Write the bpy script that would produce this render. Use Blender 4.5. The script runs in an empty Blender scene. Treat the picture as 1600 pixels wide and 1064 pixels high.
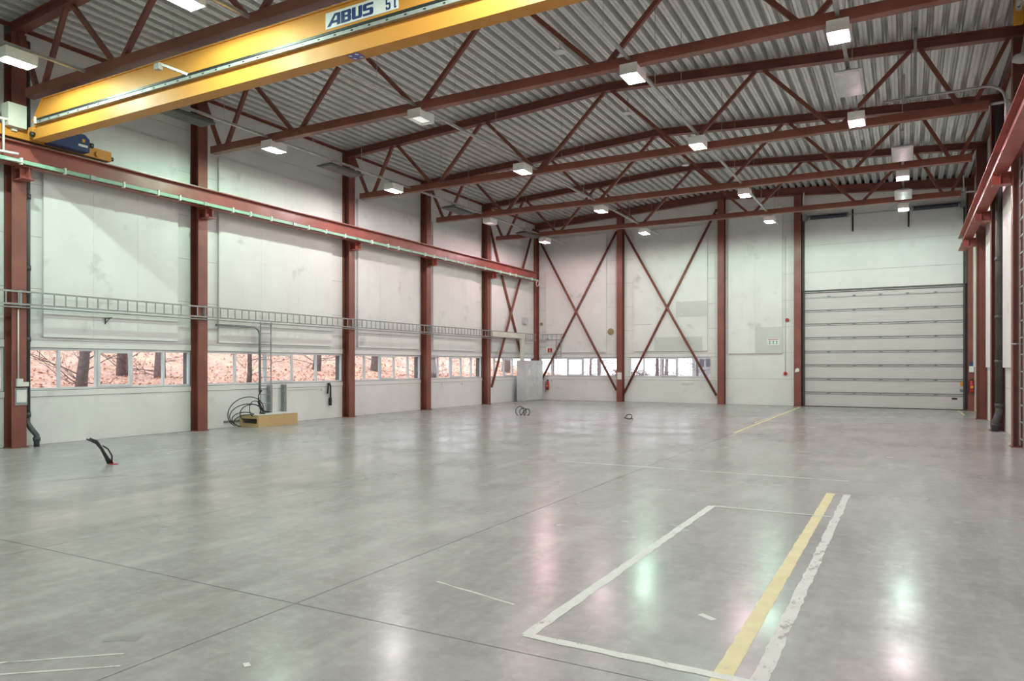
import bpy, math, random
from mathutils import Vector, Matrix, noise

# ------------------------------------------------------------------ camera, sky, exposure
scene = bpy.context.scene
col = scene.collection
random.seed(7)

cam_data = bpy.data.cameras.new('camera')
cam_data.sensor_width = 36.0
cam_data.lens = 1123.82 / 1600 * 36.0
cam_data.shift_y = 39.2 / 1600
cam_data.clip_end = 400
cam = bpy.data.objects.new('camera', cam_data)
cam.location = (0, 0, 1.7)
cam.rotation_euler = (math.radians(90), 0, 0.5021)
col.objects.link(cam)
scene.camera = cam

SKY = 2.5                  # overcast daylight outside
LAMP = 232.0               # power of one lamp
world = bpy.data.worlds.new('overcast_sky')
scene.world = world
world.use_nodes = True
world.node_tree.nodes['Background'].inputs[0].default_value = (0.93, 0.95, 1.0, 1)
world.node_tree.nodes['Background'].inputs[1].default_value = SKY

vs = scene.view_settings
vs.view_transform = 'Standard'
vs.look = 'None'
vs.gamma = 1.0
vs.use_curve_mapping = False
vs.exposure = 0.24
scene.cycles.use_denoising = True
scene.cycles.denoising_prefilter = 'FAST'
scene.cycles.max_bounces = 8
scene.cycles.diffuse_bounces = 5
scene.cycles.glossy_bounces = 4
scene.cycles.transparent_max_bounces = 12
scene.cycles.sample_clamp_indirect = 6.0
scene.cycles.blur_glossy = 1.0
scene.cycles.caustics_reflective = False
scene.cycles.caustics_refractive = False

# ------------------------------------------------------------------ materials
def _nodes(name):
    m = bpy.data.materials.new(name)
    m.use_nodes = True
    nt = m.node_tree
    return m, nt, nt.nodes, nt.links, nt.nodes['Principled BSDF']

def _noise(nt, vec, scale, detail=4, rough=0.55):
    n = nt.nodes.new('ShaderNodeTexNoise')
    n.inputs['Scale'].default_value = scale
    n.inputs['Detail'].default_value = detail
    n.inputs['Roughness'].default_value = rough
    nt.links.new(vec, n.inputs['Vector'])
    return n.outputs['Fac']

def _pos(nt, sc=(1, 1, 1)):
    g = nt.nodes.new('ShaderNodeNewGeometry')
    mp = nt.nodes.new('ShaderNodeMapping')
    mp.inputs['Scale'].default_value = sc
    nt.links.new(g.outputs['Position'], mp.inputs['Vector'])
    return mp.outputs['Vector']

def _ramp(nt, fac, lo, hi, a=0.0, b=1.0):
    r = nt.nodes.new('ShaderNodeMapRange')
    r.inputs['From Min'].default_value = lo
    r.inputs['From Max'].default_value = hi
    r.inputs['To Min'].default_value = a
    r.inputs['To Max'].default_value = b
    nt.links.new(fac, r.inputs['Value'])
    return r.outputs['Result']

def _mix(nt, fac, a, b):
    mx = nt.nodes.new('ShaderNodeMix')
    mx.data_type = 'RGBA'
    if isinstance(fac, (int, float)):
        mx.inputs[0].default_value = fac
    else:
        nt.links.new(fac, mx.inputs[0])
    for i, c in ((6, a), (7, b)):
        if isinstance(c, tuple):
            mx.inputs[i].default_value = (*c, 1)
        else:
            nt.links.new(c, mx.inputs[i])
    return mx.outputs[2]

def mat(name, c, c2=None, scale=3.0, rough=0.5, metal=0.0, bump=0.0, stretch=(1, 1, 1), lo=0.35, hi=0.65, spec=0.5):
    m, nt, N, L, b = _nodes(name)
    vec = _pos(nt, stretch)
    n = _noise(nt, vec, scale)
    if c2 is None:
        c2 = tuple(x * 0.86 for x in c)
    L.new(_mix(nt, _ramp(nt, n, lo, hi), c, c2), b.inputs['Base Color'])
    L.new(_ramp(nt, n, 0.3, 0.7, rough * 0.88, min(1, rough * 1.12)), b.inputs['Roughness'])
    b.inputs['Metallic'].default_value = metal
    b.inputs['Specular IOR Level'].default_value = spec
    if bump:
        bp = N.new('ShaderNodeBump')
        bp.inputs['Strength'].default_value = bump
        bp.inputs['Distance'].default_value = 0.01
        L.new(_noise(nt, vec, scale * 8), bp.inputs['Height'])
        L.new(bp.outputs['Normal'], b.inputs['Normal'])
    return m

def wall_mat(name, c, smudge=0.5):
    m, nt, N, L, b = _nodes(name)
    v = _pos(nt)
    base = _mix(nt, _ramp(nt, _noise(nt, v, 0.9), 0.35, 0.65), c, tuple(x * 0.93 for x in c))
    s1 = _ramp(nt, _noise(nt, v, 1.5, 5, 0.6), 0.61, 0.78, 0, smudge)
    base = _mix(nt, s1, base, (0.36, 0.36, 0.34))
    v2 = _pos(nt, (3.5, 3.5, 0.35))
    s2 = _ramp(nt, _noise(nt, v2, 1.2, 4), 0.55, 0.85, 0, smudge * 0.4)
    base = _mix(nt, s2, base, (0.5, 0.5, 0.46))
    L.new(base, b.inputs['Base Color'])
    b.inputs['Roughness'].default_value = 0.5
    return m

def concrete_mat():
    m, nt, N, L, b = _nodes('polished_concrete')
    v = _pos(nt)
    big = _noise(nt, v, 0.22, 4, 0.6)
    mid = _noise(nt, v, 0.9, 3, 0.5)
    fine = _noise(nt, v, 9.0, 6, 0.7)
    c = _mix(nt, _ramp(nt, big, 0.34, 0.66), (0.45, 0.440, 0.435), (0.325, 0.317, 0.312))
    c = _mix(nt, _ramp(nt, mid, 0.40, 0.80, 0, 0.55), c, (0.23, 0.222, 0.216))
    c = _mix(nt, _ramp(nt, _noise(nt, v, 2.6, 8, 0.72), 0.48, 0.72, 0, 0.45), c, (0.26, 0.25, 0.24))
    c = _mix(nt, _ramp(nt, fine, 0.46, 0.75, 0, 0.40), c, (0.56, 0.56, 0.545))
    vs_ = _pos(nt, (1.2, 0.28, 1))
    c = _mix(nt, _ramp(nt, _noise(nt, vs_, 2.4, 6, 0.65), 0.48, 0.78, 0, 0.50), c, (0.58, 0.58, 0.565))
    stain = _ramp(nt, _noise(nt, v, 0.5, 5, 0.6), 0.60, 0.80, 0, 0.45)
    c = _mix(nt, stain, c, (0.24, 0.22, 0.195))
    specks = _ramp(nt, _noise(nt, v, 6.0, 3, 0.5), 0.74, 0.80, 0, 0.6)
    c = _mix(nt, specks, c, (0.16, 0.15, 0.14))
    L.new(c, b.inputs['Base Color'])
    r = _ramp(nt, mid, 0.3, 0.75, 0.17, 0.32)
    L.new(r, b.inputs['Roughness'])
    b.inputs['Specular IOR Level'].default_value = 0.08
    bp = N.new('ShaderNodeBump')
    bp.inputs['Strength'].default_value = 0.04
    bp.inputs['Distance'].default_value = 0.01
    L.new(_noise(nt, v, 2.2, 6, 0.6), bp.inputs['Height'])
    L.new(bp.outputs['Normal'], b.inputs['Normal'])
    return m

def paint_line_mat(name, c, wear=0.58):
    m, nt, N, L, b = _nodes(name)
    v = _pos(nt)
    a = _mix(nt, _ramp(nt, _noise(nt, v, 6, 4), 0.3, 0.7), c, tuple(x * 0.86 for x in c))
    w = _ramp(nt, _noise(nt, _pos(nt, (1.0, 0.5, 1)), 11, 6, 0.75), wear, wear + 0.06)
    L.new(_mix(nt, w, a, (0.32, 0.31, 0.29)), b.inputs['Base Color'])
    b.inputs['Roughness'].default_value = 0.5
    return m

def emit_mat(name, c, s):
    m, nt, N, L, b = _nodes(name)
    b.inputs['Base Color'].default_value = (0.9, 0.9, 0.9, 1)
    b.inputs['Emission Color'].default_value = (*c, 1)
    b.inputs['Emission Strength'].default_value = s
    m.cycles.emission_sampling = 'NONE'
    return m

def glass_mat():
    m, nt, N, L, b = _nodes('window_glass')
    N.remove(b)
    t = N.new('ShaderNodeBsdfTransparent')
    t.inputs[0].default_value = (0.96, 0.97, 0.97, 1)
    g = N.new('ShaderNodeBsdfGlossy')
    g.inputs['Roughness'].default_value = 0.02
    mx = N.new('ShaderNodeMixShader')
    mx.inputs[0].default_value = 0.06
    L.new(t.outputs[0], mx.inputs[1])
    L.new(g.outputs[0], mx.inputs[2])
    L.new(mx.outputs[0], N['Material Output'].inputs[0])
    return m

def litter_mat():
    m, nt, N, L, b = _nodes('leaf_covered_slope')
    v = _pos(nt)
    c = _mix(nt, _ramp(nt, _noise(nt, v, 6, 8, 0.8), 0.36, 0.64), (0.74, 0.50, 0.41), (0.44, 0.23, 0.165))
    c = _mix(nt, _ramp(nt, _noise(nt, v, 0.5, 3), 0.5, 0.7, 0, 0.5), c, (0.72, 0.62, 0.42))
    L.new(c, b.inputs['Base Color'])
    b.inputs['Roughness'].default_value = 0.9
    return m

M = {}
M['red'] = mat('red_oxide_paint', (0.250, 0.080, 0.058), (0.185, 0.058, 0.044), 1.6, 0.42, bump=0.05)
M['redlight'] = mat('red_oxide_runway_paint', (0.33, 0.085, 0.062), (0.25, 0.065, 0.05), 1.6, 0.40)
M['wall'] = wall_mat('white_wall_panel', (0.785, 0.785, 0.775), 0.30)
M['board'] = wall_mat('white_wall_board', (0.795, 0.795, 0.785), 0.55)
M['patch'] = wall_mat('repainted_patch', (0.62, 0.64, 0.61), 0.15)
M['gap'] = mat('dark_joint', (0.16, 0.16, 0.15), rough=0.8)
M['concrete'] = concrete_mat()
M['joint'] = mat('floor_joint_sealant', (0.10, 0.095, 0.085), rough=0.8)
M['yellowline'] = paint_line_mat('yellow_floor_paint', (0.78, 0.69, 0.38), 0.63)
M['whiteline'] = paint_line_mat('white_floor_paint', (0.74, 0.75, 0.72), 0.60)
M['wornline'] = paint_line_mat('worn_white_floor_paint', (0.70, 0.70, 0.67), 0.55)
M['deck'] = mat('galvanised_roof_deck', (0.82, 0.82, 0.81), (0.68, 0.69, 0.68), 2.5, 0.34, metal=0.38, stretch=(4, 0.3, 4))
M['roof'] = mat('roof_slab_light_block', (0.2, 0.2, 0.2), rough=0.9)
M['galv'] = mat('galvanised_steel', (0.52, 0.53, 0.52), (0.40, 0.41, 0.40), 6, 0.4, metal=0.6)
M['dgalv'] = mat('dull_zinc_steel', (0.33, 0.36, 0.37), (0.25, 0.27, 0.28), 6, 0.45, metal=0.5)
M['grey'] = mat('light_grey_enamel', (0.60, 0.61, 0.60), rough=0.4)
M['cream'] = mat('cream_grey_enamel', (0.66, 0.66, 0.58), rough=0.4)
M['white'] = mat('white_enamel', (0.80, 0.80, 0.77), (0.72, 0.72, 0.69), rough=0.4)
M['upvc'] = mat('window_frame_white', (0.70, 0.71, 0.74), (0.62, 0.63, 0.66), rough=0.35)
M['black'] = mat('black_rubber', (0.018, 0.018, 0.018), rough=0.45)
M['pipe'] = mat('dark_grey_pipe', (0.075, 0.075, 0.08), (0.05, 0.05, 0.055), rough=0.4)
M['yellow'] = mat('crane_yellow_paint', (0.62, 0.26, 0.045), (0.57, 0.235, 0.04), 1.2, 0.5, spec=0.3)
M['blue'] = mat('motor_blue_paint', (0.018, 0.045, 0.16), rough=0.4)
M['inkblue'] = mat('sign_blue_ink', (0.012, 0.035, 0.16), rough=0.5)
M['violet'] = mat('sticker_violet', (0.12, 0.10, 0.38), rough=0.5)
M['paper'] = mat('paper_white', (0.82, 0.82, 0.80), rough=0.7)
M['green'] = mat('conductor_green', (0.30, 0.52, 0.40), (0.24, 0.44, 0.33), rough=0.4)
M['signgreen'] = mat('sign_green', (0.02, 0.28, 0.20), rough=0.5)
M['firered'] = mat('fire_red', (0.45, 0.025, 0.03), rough=0.35)
M['ply'] = mat('plywood', (0.60, 0.43, 0.22), (0.50, 0.33, 0.15), 5, 0.6, stretch=(1, 4, 12))
M['plug'] = mat('wall_plug_brown', (0.32, 0.26, 0.13), rough=0.7)
M['spring'] = mat('door_spring_blue', (0.05, 0.06, 0.10), (0.03, 0.035, 0.06), 30, 0.4, stretch=(1, 0.1, 0.1))
M['doorpanel'] = mat('ribbed_door_panel', (0.66, 0.63, 0.62), (0.60, 0.57, 0.565), 4, 0.4, stretch=(0.3, 1, 14), bump=0.15)
M['charcoal'] = mat('charcoal_enamel_and_hood_shade', (0.07, 0.075, 0.07), rough=0.5)  # also paints the shade on the left row of hoods
M['ladder'] = mat('weathered_zinc', (0.34, 0.35, 0.34), (0.26, 0.27, 0.26), 6, 0.5, metal=0.3)
M['stain'] = mat('dark_floor_stain', (0.24, 0.235, 0.225), (0.30, 0.295, 0.285), 6, 0.35)
M['glass'] = glass_mat()
M['litter'] = litter_mat()
M['leaf'] = mat('fallen_leaf', (0.66, 0.36, 0.25), (0.38, 0.18, 0.12), 9, 0.8)
M['bark'] = mat('grey_bark', (0.20, 0.15, 0.15), (0.12, 0.09, 0.09), 7, 0.9, bump=0.6)
M['road'] = mat('asphalt', (0.42, 0.41, 0.44), rough=0.9)
M['snow'] = mat('pale_yard', (0.50, 0.48, 0.50), (0.40, 0.37, 0.38), 0.8, 0.9)
M['render'] = mat('pale_render', (0.36, 0.35, 0.37), rough=0.9)
M['houseglass'] = mat('house_window_glass', (0.10, 0.10, 0.12), rough=0.2)
M['hedge'] = mat('brown_hedge', (0.28, 0.20, 0.19), rough=0.9)
M['amber'] = mat('amber_plastic', (0.75, 0.36, 0.03), rough=0.35)

# ------------------------------------------------------------------ mesh builder
ORG = {}

class MB:
    def __init__(s):
        s.v = []; s.f = []; s.sm = []
    def add(s, vs_, fs, smooth=False):
        o = len(s.v)
        s.v += [Vector(p) for p in vs_]
        for f in fs:
            s.f.append([o + i for i in f]); s.sm.append(smooth)
        return s
    def hexa(s, p):
        return s.add(p, [(0, 3, 2, 1), (4, 5, 6, 7), (0, 1, 5, 4), (1, 2, 6, 5), (2, 3, 7, 6), (3, 0, 4, 7)])
    def box(s, x0, x1, y0, y1, z0, z1):
        return s.hexa([(x0, y0, z0), (x1, y0, z0), (x1, y1, z0), (x0, y1, z0), (x0, y0, z1), (x1, y0, z1), (x1, y1, z1), (x0, y1, z1)])
    def bar(s, p, q, w, h, up=(0, 0, 1), oy=0.0, oz=0.0):
        p, q, up = Vector(p), Vector(q), Vector(up)
        d = (q - p).normalized()
        side = d.cross(up)
        if side.length < 1e-5:
            side = d.cross(Vector((0, 1, 0)))
        side.normalize()
        u = side.cross(d).normalized()
        a, b = side * w / 2, u * h / 2
        c = side * oy + u * oz
        return s.hexa([p - a - b + c, p + a - b + c, q + a - b + c, q - a - b + c, p - a + b + c, p + a + b + c, q + a + b + c, q - a + b + c])
    def ibeam(s, p, q, b, h, tf=0.018, tw=0.012, up=(0, 0, 1)):
        s.bar(p, q, b, tf, up, 0, h / 2 - tf / 2)
        s.bar(p, q, b, tf, up, 0, -h / 2 + tf / 2)
        return s.bar(p, q, tw, h - 2 * tf, up)
    def tube(s, pts, r, n=8, closed=False, cap=True):
        pts = [Vector(p) for p in pts]
        k = len(pts)
        rs = r if isinstance(r, (list, tuple)) else [r] * k
        T = []
        for i in range(k):
            if closed:
                d = pts[(i + 1) % k] - pts[i - 1]
            else:
                d = pts[min(i + 1, k - 1)] - pts[max(i - 1, 0)]
            T.append(d.normalized())
        up = Vector((0, 0, 1)) if abs(T[0].z) < 0.9 else Vector((1, 0, 0))
        a = T[0].cross(up).normalized()
        vs_ = []
        for i in range(k):
            a = (a - T[i] * a.dot(T[i])).normalized()
            b = T[i].cross(a)
            for j in range(n):
                t = 2 * math.pi * j / n
                vs_.append(pts[i] + (a * math.cos(t) + b * math.sin(t)) * rs[i])
        fs = []
        for i in range(k if closed else k - 1):
            i2 = (i + 1) % k
            for j in range(n):
                j2 = (j + 1) % n
                fs.append((i * n + j, i * n + j2, i2 * n + j2, i2 * n + j))
        s.add(vs_, fs, True)
        if cap and not closed:
            o = len(s.v) - k * n
            s.f.append([o + j for j in reversed(range(n))]); s.sm.append(False)
            s.f.append([o + (k - 1) * n + j for j in range(n)]); s.sm.append(False)
        return s
    def disc(s, c, axis, r, t, n=16):
        c, axis = Vector(c), Vector(axis).normalized()
        return s.tube([c, c + axis * t], r, n)
    def prism(s, poly, ex):
        n = len(poly); ex = Vector(ex)
        poly = [Vector(p) for p in poly]
        fs = [tuple(reversed(range(n))), tuple(range(n, 2 * n))]
        fs += [(i, (i + 1) % n, n + (i + 1) % n, n + i) for i in range(n)]
        return s.add(poly + [p + ex for p in poly], fs)
    def mesh(s, name, org, m):
        me = bpy.data.meshes.new(name)
        me.from_pydata([p - org for p in s.v], [], s.f)
        me.polygons.foreach_set('use_smooth', s.sm)
        if m: me.materials.append(m)
        me.update()
        return me
    def build(s, name, m, parent=None, label=None):
        if parent is not None:
            org = ORG[parent.name]
        else:
            lo = [min(p[i] for p in s.v) for i in range(3)]
            hi = [max(p[i] for p in s.v) for i in range(3)]
            org = Vector(((lo[0] + hi[0]) / 2, (lo[1] + hi[1]) / 2, lo[2]))
        o = bpy.data.objects.new(name, s.mesh(name, org, m))
        col.objects.link(o)
        if parent is not None:
            o.parent = parent
        else:
            o.location = org
        ORG[o.name] = org
        if label: o['label'] = label
        return o

def tag(o, label, cat, group=None):
    o['label'] = label; o['category'] = cat
    if group: o['group'] = group
    return o
def struct(o, label=None):
    o['kind'] = 'structure'
    if label: o['label'] = label
    return o
def thing(name, label, cat, loc, group=None):
    o = bpy.data.objects.new(name, None)
    o.empty_display_size = 0.1
    o.location = loc
    col.objects.link(o)
    ORG[o.name] = Vector(loc)
    return tag(o, label, cat, group)
def inst(name, me, parent, loc, rot=None, scale=None):
    """a piece that shares mesh data; loc is in the world"""
    o = bpy.data.objects.new(name, me)
    col.objects.link(o)
    o.parent = parent
    o.location = Vector(loc) - ORG[parent.name]
    if rot: o.rotation_euler = rot
    if scale: o.scale = scale
    ORG[o.name] = Vector(loc)
    return o
def copy_thing(root, loc, label):
    r = root.copy(); col.objects.link(r); r.location = loc; r['label'] = label
    ORG[r.name] = Vector(loc)
    for ch in root.children:
        c = ch.copy(); col.objects.link(c); c.parent = r
        for g in ch.children:
            d = g.copy(); col.objects.link(d); d.parent = c
    return r
ORD = ['nearest', 'second', 'third', 'fourth', 'fifth', 'sixth', 'seventh', 'eighth', 'ninth', 'tenth']

# ------------------------------------------------------------------ dimensions of the hall
FR = [8.12, 12.54, 18.28, 22.64, 27.17]        # frames
XL, XR = -16.35, 2.22                           # inner wall faces
CL, CR = -16.06, 1.93                           # column faces
YF = 32.30                                      # far wall face
YB = -6.0
RID = -7.07
def ztop(x):  return 8.78 + 0.0579 * (9.33 - abs(x - RID))     # top of the top chord = underside of deck
WZ0, WZ1 = 1.17, 2.08
COURSES = [(2.25, 3.35), (3.35, 4.46), (4.46, 5.58), (5.58, 6.70), (6.70, 7.80), (7.80, 8.80)]

# ------------------------------------------------------------------ floor
fl = struct(MB().box(-16.6, 2.5, YB, YF + 0.25, -0.30, -0.012).build('floor', M['joint']), 'grey polished concrete floor with painted lines')
gx = [-16.6, -13.4, -10.25, -7.08, -3.83, 2.5]
gy = [YB, 3.76, 11.72, 20.0, 27.5, YF + 0.25]
for i in range(len(gx) - 1):
    for j in range(len(gy) - 1):
        MB().box(gx[i] + 0.004, gx[i + 1] - 0.004, gy[j] + 0.004, gy[j + 1] - 0.004, -0.012, 0.0).build('concrete_slab', M['concrete'], fl)

def floor_line(x0, y0, x1, y1, w, m, seed, rag=0.006, name='painted_line', label=None):
    rnd = random.Random(seed)
    p, q = Vector((x0, y0, 0)), Vector((x1, y1, 0))
    d = q - p; n = max(2, int(d.length / 0.09)); d.normalize(); s = Vector((-d.y, d.x, 0))
    up, lo = [], []
    for i in range(n + 1):
        c = p.lerp(q, i / n)
        up.append(c + s * (w / 2 + rnd.uniform(-rag, rag)))
        lo.append(c - s * (w / 2 + rnd.uniform(-rag, rag)))
    mb = MB()
    vs_ = [v + Vector((0, 0, 0.001 + 0.0004 * (seed % 6))) for v in up + lo]
    k = n + 1
    fs = [(k + i, k + i + 1, i + 1, i) for i in range(n)]
    mb.add(vs_, fs)
    return mb.build(name, m, fl, label)
floor_line(-0.885, 2.0, -0.885, 10.42, 0.105, M['yellowline'], 1, 0.004, label='wide pale yellow painted line')
floor_line(-0.70, 2.0, -0.69, 10.42, 0.085, M['wornline'], 2, 0.008, label='worn white painted line beside the yellow one')
floor_line(-2.10, 4.02, -2.07, 8.80, 0.085, M['whiteline'], 3, 0.006, label='white line, left side of painted rectangle')
floor_line(-2.12, 4.02, -0.66, 3.99, 0.075, M['whiteline'], 4, 0.006, label='white line, near side of painted rectangle')
floor_line(-2.07, 8.80, -0.75, 8.80, 0.05, M['whiteline'], 5, 0.006, label='white line, far side of painted rectangle')
floor_line(-5.5, 11.66, -0.75, 11.66, 0.045, M['whiteline'], 6, 0.010)
floor_line(-3.82, 18.6, -3.84, 31.6, 0.09, M['yellowline'], 7, 0.005, label='faded yellow line leading to the roller door column')
floor_line(-3.95, 22.0, -3.95, 27.0, 0.05, M['wornline'], 8, 0.012)
floor_line(-11.95, 11.8, -11.42, 12.95, 0.05, M['wornline'], 9)
floor_line(-11.95, 11.8, -11.05, 12.0, 0.05, M['wornline'], 10)
floor_line(1.72, 29.0, 1.70, 31.9, 0.07, M['yellowline'], 11)
floor_line(-3.25, 4.68, -2.45, 4.5, 0.02, M['wornline'], 12, 0.008)
floor_line(-4.6, 2.15, -4.05, 2.62, 0.02, M['wornline'], 13, 0.004)
floor_line(-4.45, 2.05, -3.9, 2.5, 0.02, M['wornline'], 14, 0.004)
floor_line(-11.06, 5.98, -10.62, 6.93, 0.09, M['stain'], 18, 0.04, 'oil_stain', 'dark smear on the floor before the cable stub')
floor_line(-4.36, 2.70, -4.2, 2.82, 0.07, M['stain'], 19, 0.02, 'oil_stain')
floor_line(-1.24, 4.93, -1.13, 4.86, 0.05, M['paper'], 15, 0.001, 'tape_scrap', 'scrap of white tape stuck to the floor')
floor_line(-3.31, 2.87, -3.26, 2.84, 0.035, M['paper'], 16, 0.001, 'tape_scrap')
floor_line(-0.33, 15.0, -0.22, 15.0, 0.05, M['paper'], 17, 0.001, 'tape_scrap')

# ------------------------------------------------------------------ walls
def add_board(wall, axis, a0, a1, z0, z1, face, sgn, cols=3, washers=True):
    """raised boards on a wall; axis 'Y' runs along Y (face is an x), 'X' along X (face is a y); sgn points into the room"""
    t = 0.08
    w = (a1 - a0) / cols
    for k in range(cols):
        b0, b1 = a0 + k * w + (0.0015 if k else 0), a0 + (k + 1) * w - (0.0015 if k < cols - 1 else 0)
        f0, f1 = sorted((face, face + sgn * t))
        mb = MB()
        if axis == 'Y': mb.box(f0, f1, b0, b1, z0, z1)
        else: mb.box(b0, b1, f0, f1, z0, z1)
        bo = mb.build('wall_board', M['board'], wall)
        if washers and k < cols - 1:
            for q in range(8):
                z = z0 + 0.55 + q * 0.56
                if z > z1 - 0.1: break
                c = (face + sgn * t, b1, z) if axis == 'Y' else (b1, face + sgn * t, z)
                me = WASH_Y if axis == 'Y' else WASH_X
                o = bpy.data.objects.new('washer', me); col.objects.link(o)
                o.parent = bo; o.location = Vector(c) - ORG[bo.name]
                if axis == 'Y' and sgn < 0: o.rotation_euler = (0, 0, math.pi)
WASH_Y = MB().disc((0, 0, 0), (1, 0, 0), 0.030, 0.008, 10).mesh('washer', Vector(), M['white'])
WASH_X = MB().disc((0, 0, 0), (0, -1, 0), 0.030, 0.008, 10).mesh('washer', Vector(), M['white'])

# left wall ------------------------------------------------------
lb = [3.7] + FR + [YF]
bays = [(lb[i] + 0.15, lb[i + 1] - 0.15) for i in range(6)]
bays[-1] = (FR[4] + 0.15, YF - 0.02)
mb = MB()
mb.box(-16.65, XL - 0.012, YB, YF + 0.3, -0.02, WZ0)
mb.box(-16.65, XL - 0.012, YB, YF + 0.3, WZ1, 9.05)
edges = [YB] + [e for b in bays for e in b] + [YF + 0.3]
for i in range(0, len(edges), 2):
    mb.box(-16.65, XL - 0.012, edges[i], edges[i + 1], WZ0, WZ1)
wl = struct(mb.build('wall_left', M['gap']), 'long white panel wall with a ribbon of low windows')
for i, (a, b) in enumerate([(YB, 3.55)] + bays):
    for (z0, z1) in [(0.0, 1.03)] + COURSES:
        MB().box(XL - 0.012, XL, a + 0.002, b - 0.002, z0 + 0.004, z1 - 0.004).build('wall_panel', M['wall'], wl)
    if i:
        MB().box(XL - 0.012, XL + 0.018, a, b, 1.035, WZ0 - 0.01).build('sill_board', M['wall'], wl)
        MB().box(XL - 0.012, XL + 0.012, a, b, WZ1 + 0.01, 2.245).build('head_board', M['wall'], wl)
for (a, b) in [(4.3, 7.5), (8.71, 11.96), (13.21, 17.57), (18.82, 22.3), (23.22, 26.4), (27.75, 31.4)]:
    add_board(wl, 'Y', a, b, 2.32, 7.32, XL, 1, 3, a > 8)

# far wall -------------------------------------------------------
DX0, DX1, DZ = -3.78, 1.91, 4.73
FCOL = [-16.33, -11.83, -7.15, -4.0, 2.16]
mb = MB()
W1 = (-16.18, -12.0); W2 = (-11.45, -7.61)
y0, y1 = YF + 0.012, YF + 0.30
mb.box(-16.65, DX0, y0, y1, -0.02, WZ0)
mb.box(-16.65, DX0, y0, y1, WZ1, 9.5)
for a, b in ((-16.65, W1[0]), (W1[1], W2[0]), (W2[1], DX0)):
    mb.box(a, b, y0, y1, WZ0, WZ1)
mb.box(DX0, DX1, y0, y1, DZ, 9.5)
mb.box(DX1, 2.5, y0, y1, -0.02, 9.5)
wf = struct(mb.build('wall_far', M['gap']), 'white panel end wall with cross braces and a lifting door')
fb = [(-16.18, -11.98), (-11.68, -7.3), (-7.0, -4.15)]
for i, (a, b) in enumerate(fb):
    cs = [(0.0, 1.03)] + COURSES[:-1] + [(7.80, 9.1)]
    if i == 2: cs = [(0.0, 1.13), (1.13, 2.25)] + cs[1:]
    for (z0, z1) in cs:
        MB().box(a, b, YF, YF + 0.012, z0 + 0.004, z1 - 0.004).build('wall_panel', M['wall'], wf)
    if i < 2:
        MB().box(a, b, YF - 0.018, YF + 0.012, 1.035, WZ0 - 0.01).build('sill_board', M['wall'], wf)
        MB().box(a, b, YF - 0.012, YF + 0.012, WZ1 + 0.01, 2.245).build('head_board', M['wall'], wf)
for a, b in ((-11.68, W2[0]), (W2[1], -7.3)):
    MB().box(a, b, YF - 0.018, YF + 0.012, WZ0, WZ1).build('side_board', M['wall'], wf)
for (z0, z1) in [(DZ + 0.10, 5.58), (5.58, 6.70), (6.70, 7.80), (7.80, 9.0)]:
    MB().box(DX0 - 0.06, DX1 + 0.08, YF - 0.02, YF + 0.012, z0 + 0.004, z1 - 0.004).build('wall_panel', M['wall'], wf)
add_board(wf, 'X', -15.77, -12.56, 2.34, 8.0, YF, -1, 2)
add_board(wf, 'X', -11.2, -7.79, 2.36, 7.96, YF, -1, 3)
add_board(wf, 'X', -6.87, -4.63, 2.22, 8.5, YF, -1, 2)
MB().box(-5.72, -4.64, YF - 0.086, YF - 0.080, 2.24, 3.35).build('repainted_patch', M['patch'], wf)
MB().box(-9.2, -7.8, YF - 0.086, YF - 0.080, 3.9, 4.6).build('repainted_patch', M['patch'], wf)
MB().box(-10.2, -8.0, YF - 0.086, YF - 0.080, 2.4, 3.0).build('repainted_patch', M['patch'], wf)
MB().box(-11.2, -10.3, YF - 0.105, YF - 0.080, 3.62, 3.66).build('cut_strip', M['white'], wf)

# right wall -----------------------------------------------------
wr = struct(MB().box(XR + 0.012, 2.5, YB, YF + 0.3, -0.02, 9.05).build('wall_right', M['gap']), 'white panel wall along the right side')
rb = [(YB, 3.55), (3.85, 7.97), (8.27, 12.39), (12.69, 18.13), (18.43, 22.49), (22.79, 27.02), (27.32, 32.0)]
for (a, b) in rb:
    for (z0, z1) in [(0.0, 1.13), (1.13, 2.25)] + COURSES:
        MB().box(XR, XR + 0.012, a, b, z0 + 0.004, z1 - 0.004).build('wall_panel', M['wall'], wr)
for (a, b) in [(13.2, 17.6), (18.9, 22.1), (23.2, 26.6), (27.7, 31.4)]:
    add_board(wr, 'Y', a, b, 1.65, 7.4, XR, -1, 3, False)
struct(MB().box(-16.65, 2.5, YB - 0.2, YB, -0.02, 9.5).build('wall_back', M['wall']), 'white wall behind the camera')

# ------------------------------------------------------------------ roof
def zs(x, d): return ztop(x) + d
prof = [(-16.7, zs(-16.7, 0.18)), (RID, zs(RID, 0.18)), (2.55, zs(2.55, 0.18)), (2.55, zs(2.55, 0.34)), (RID, zs(RID, 0.36)), (-16.7, zs(-16.7, 0.34))]
ce = struct(MB().prism([(x, YB - 0.2, z) for x, z in prof], (0, YF + 0.5 - YB, 0)).build('ceiling', M['roof']), 'ribbed galvanised steel roof deck')  # solid slab above the sheets is unseen, added to block light
P1 = [(0, 0), (.058, 0), (.066, .016), (.082, .016), (.090, 0), (.148, 0), (.166, .16), (.205, .16), (.214, .145), (.223, .16), (.262, .16)]
pts = []
for k in range(3):
    pts += [(x + .28 * k, z) for x, z in P1]
pts.append((.84, 0))
mb = MB()
n = len(pts)
mb.add([(x, 0, z) for x, z in pts] + [(x, 1, z) for x, z in pts], [(i, i + 1, n + i + 1, n + i) for i in range(n - 1)])
SHEET = mb.mesh('roof_sheet', Vector(), M['deck'])
ang = math.atan(0.0579)
YS = [3.7] + FR + [YF + 0.0]
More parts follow.
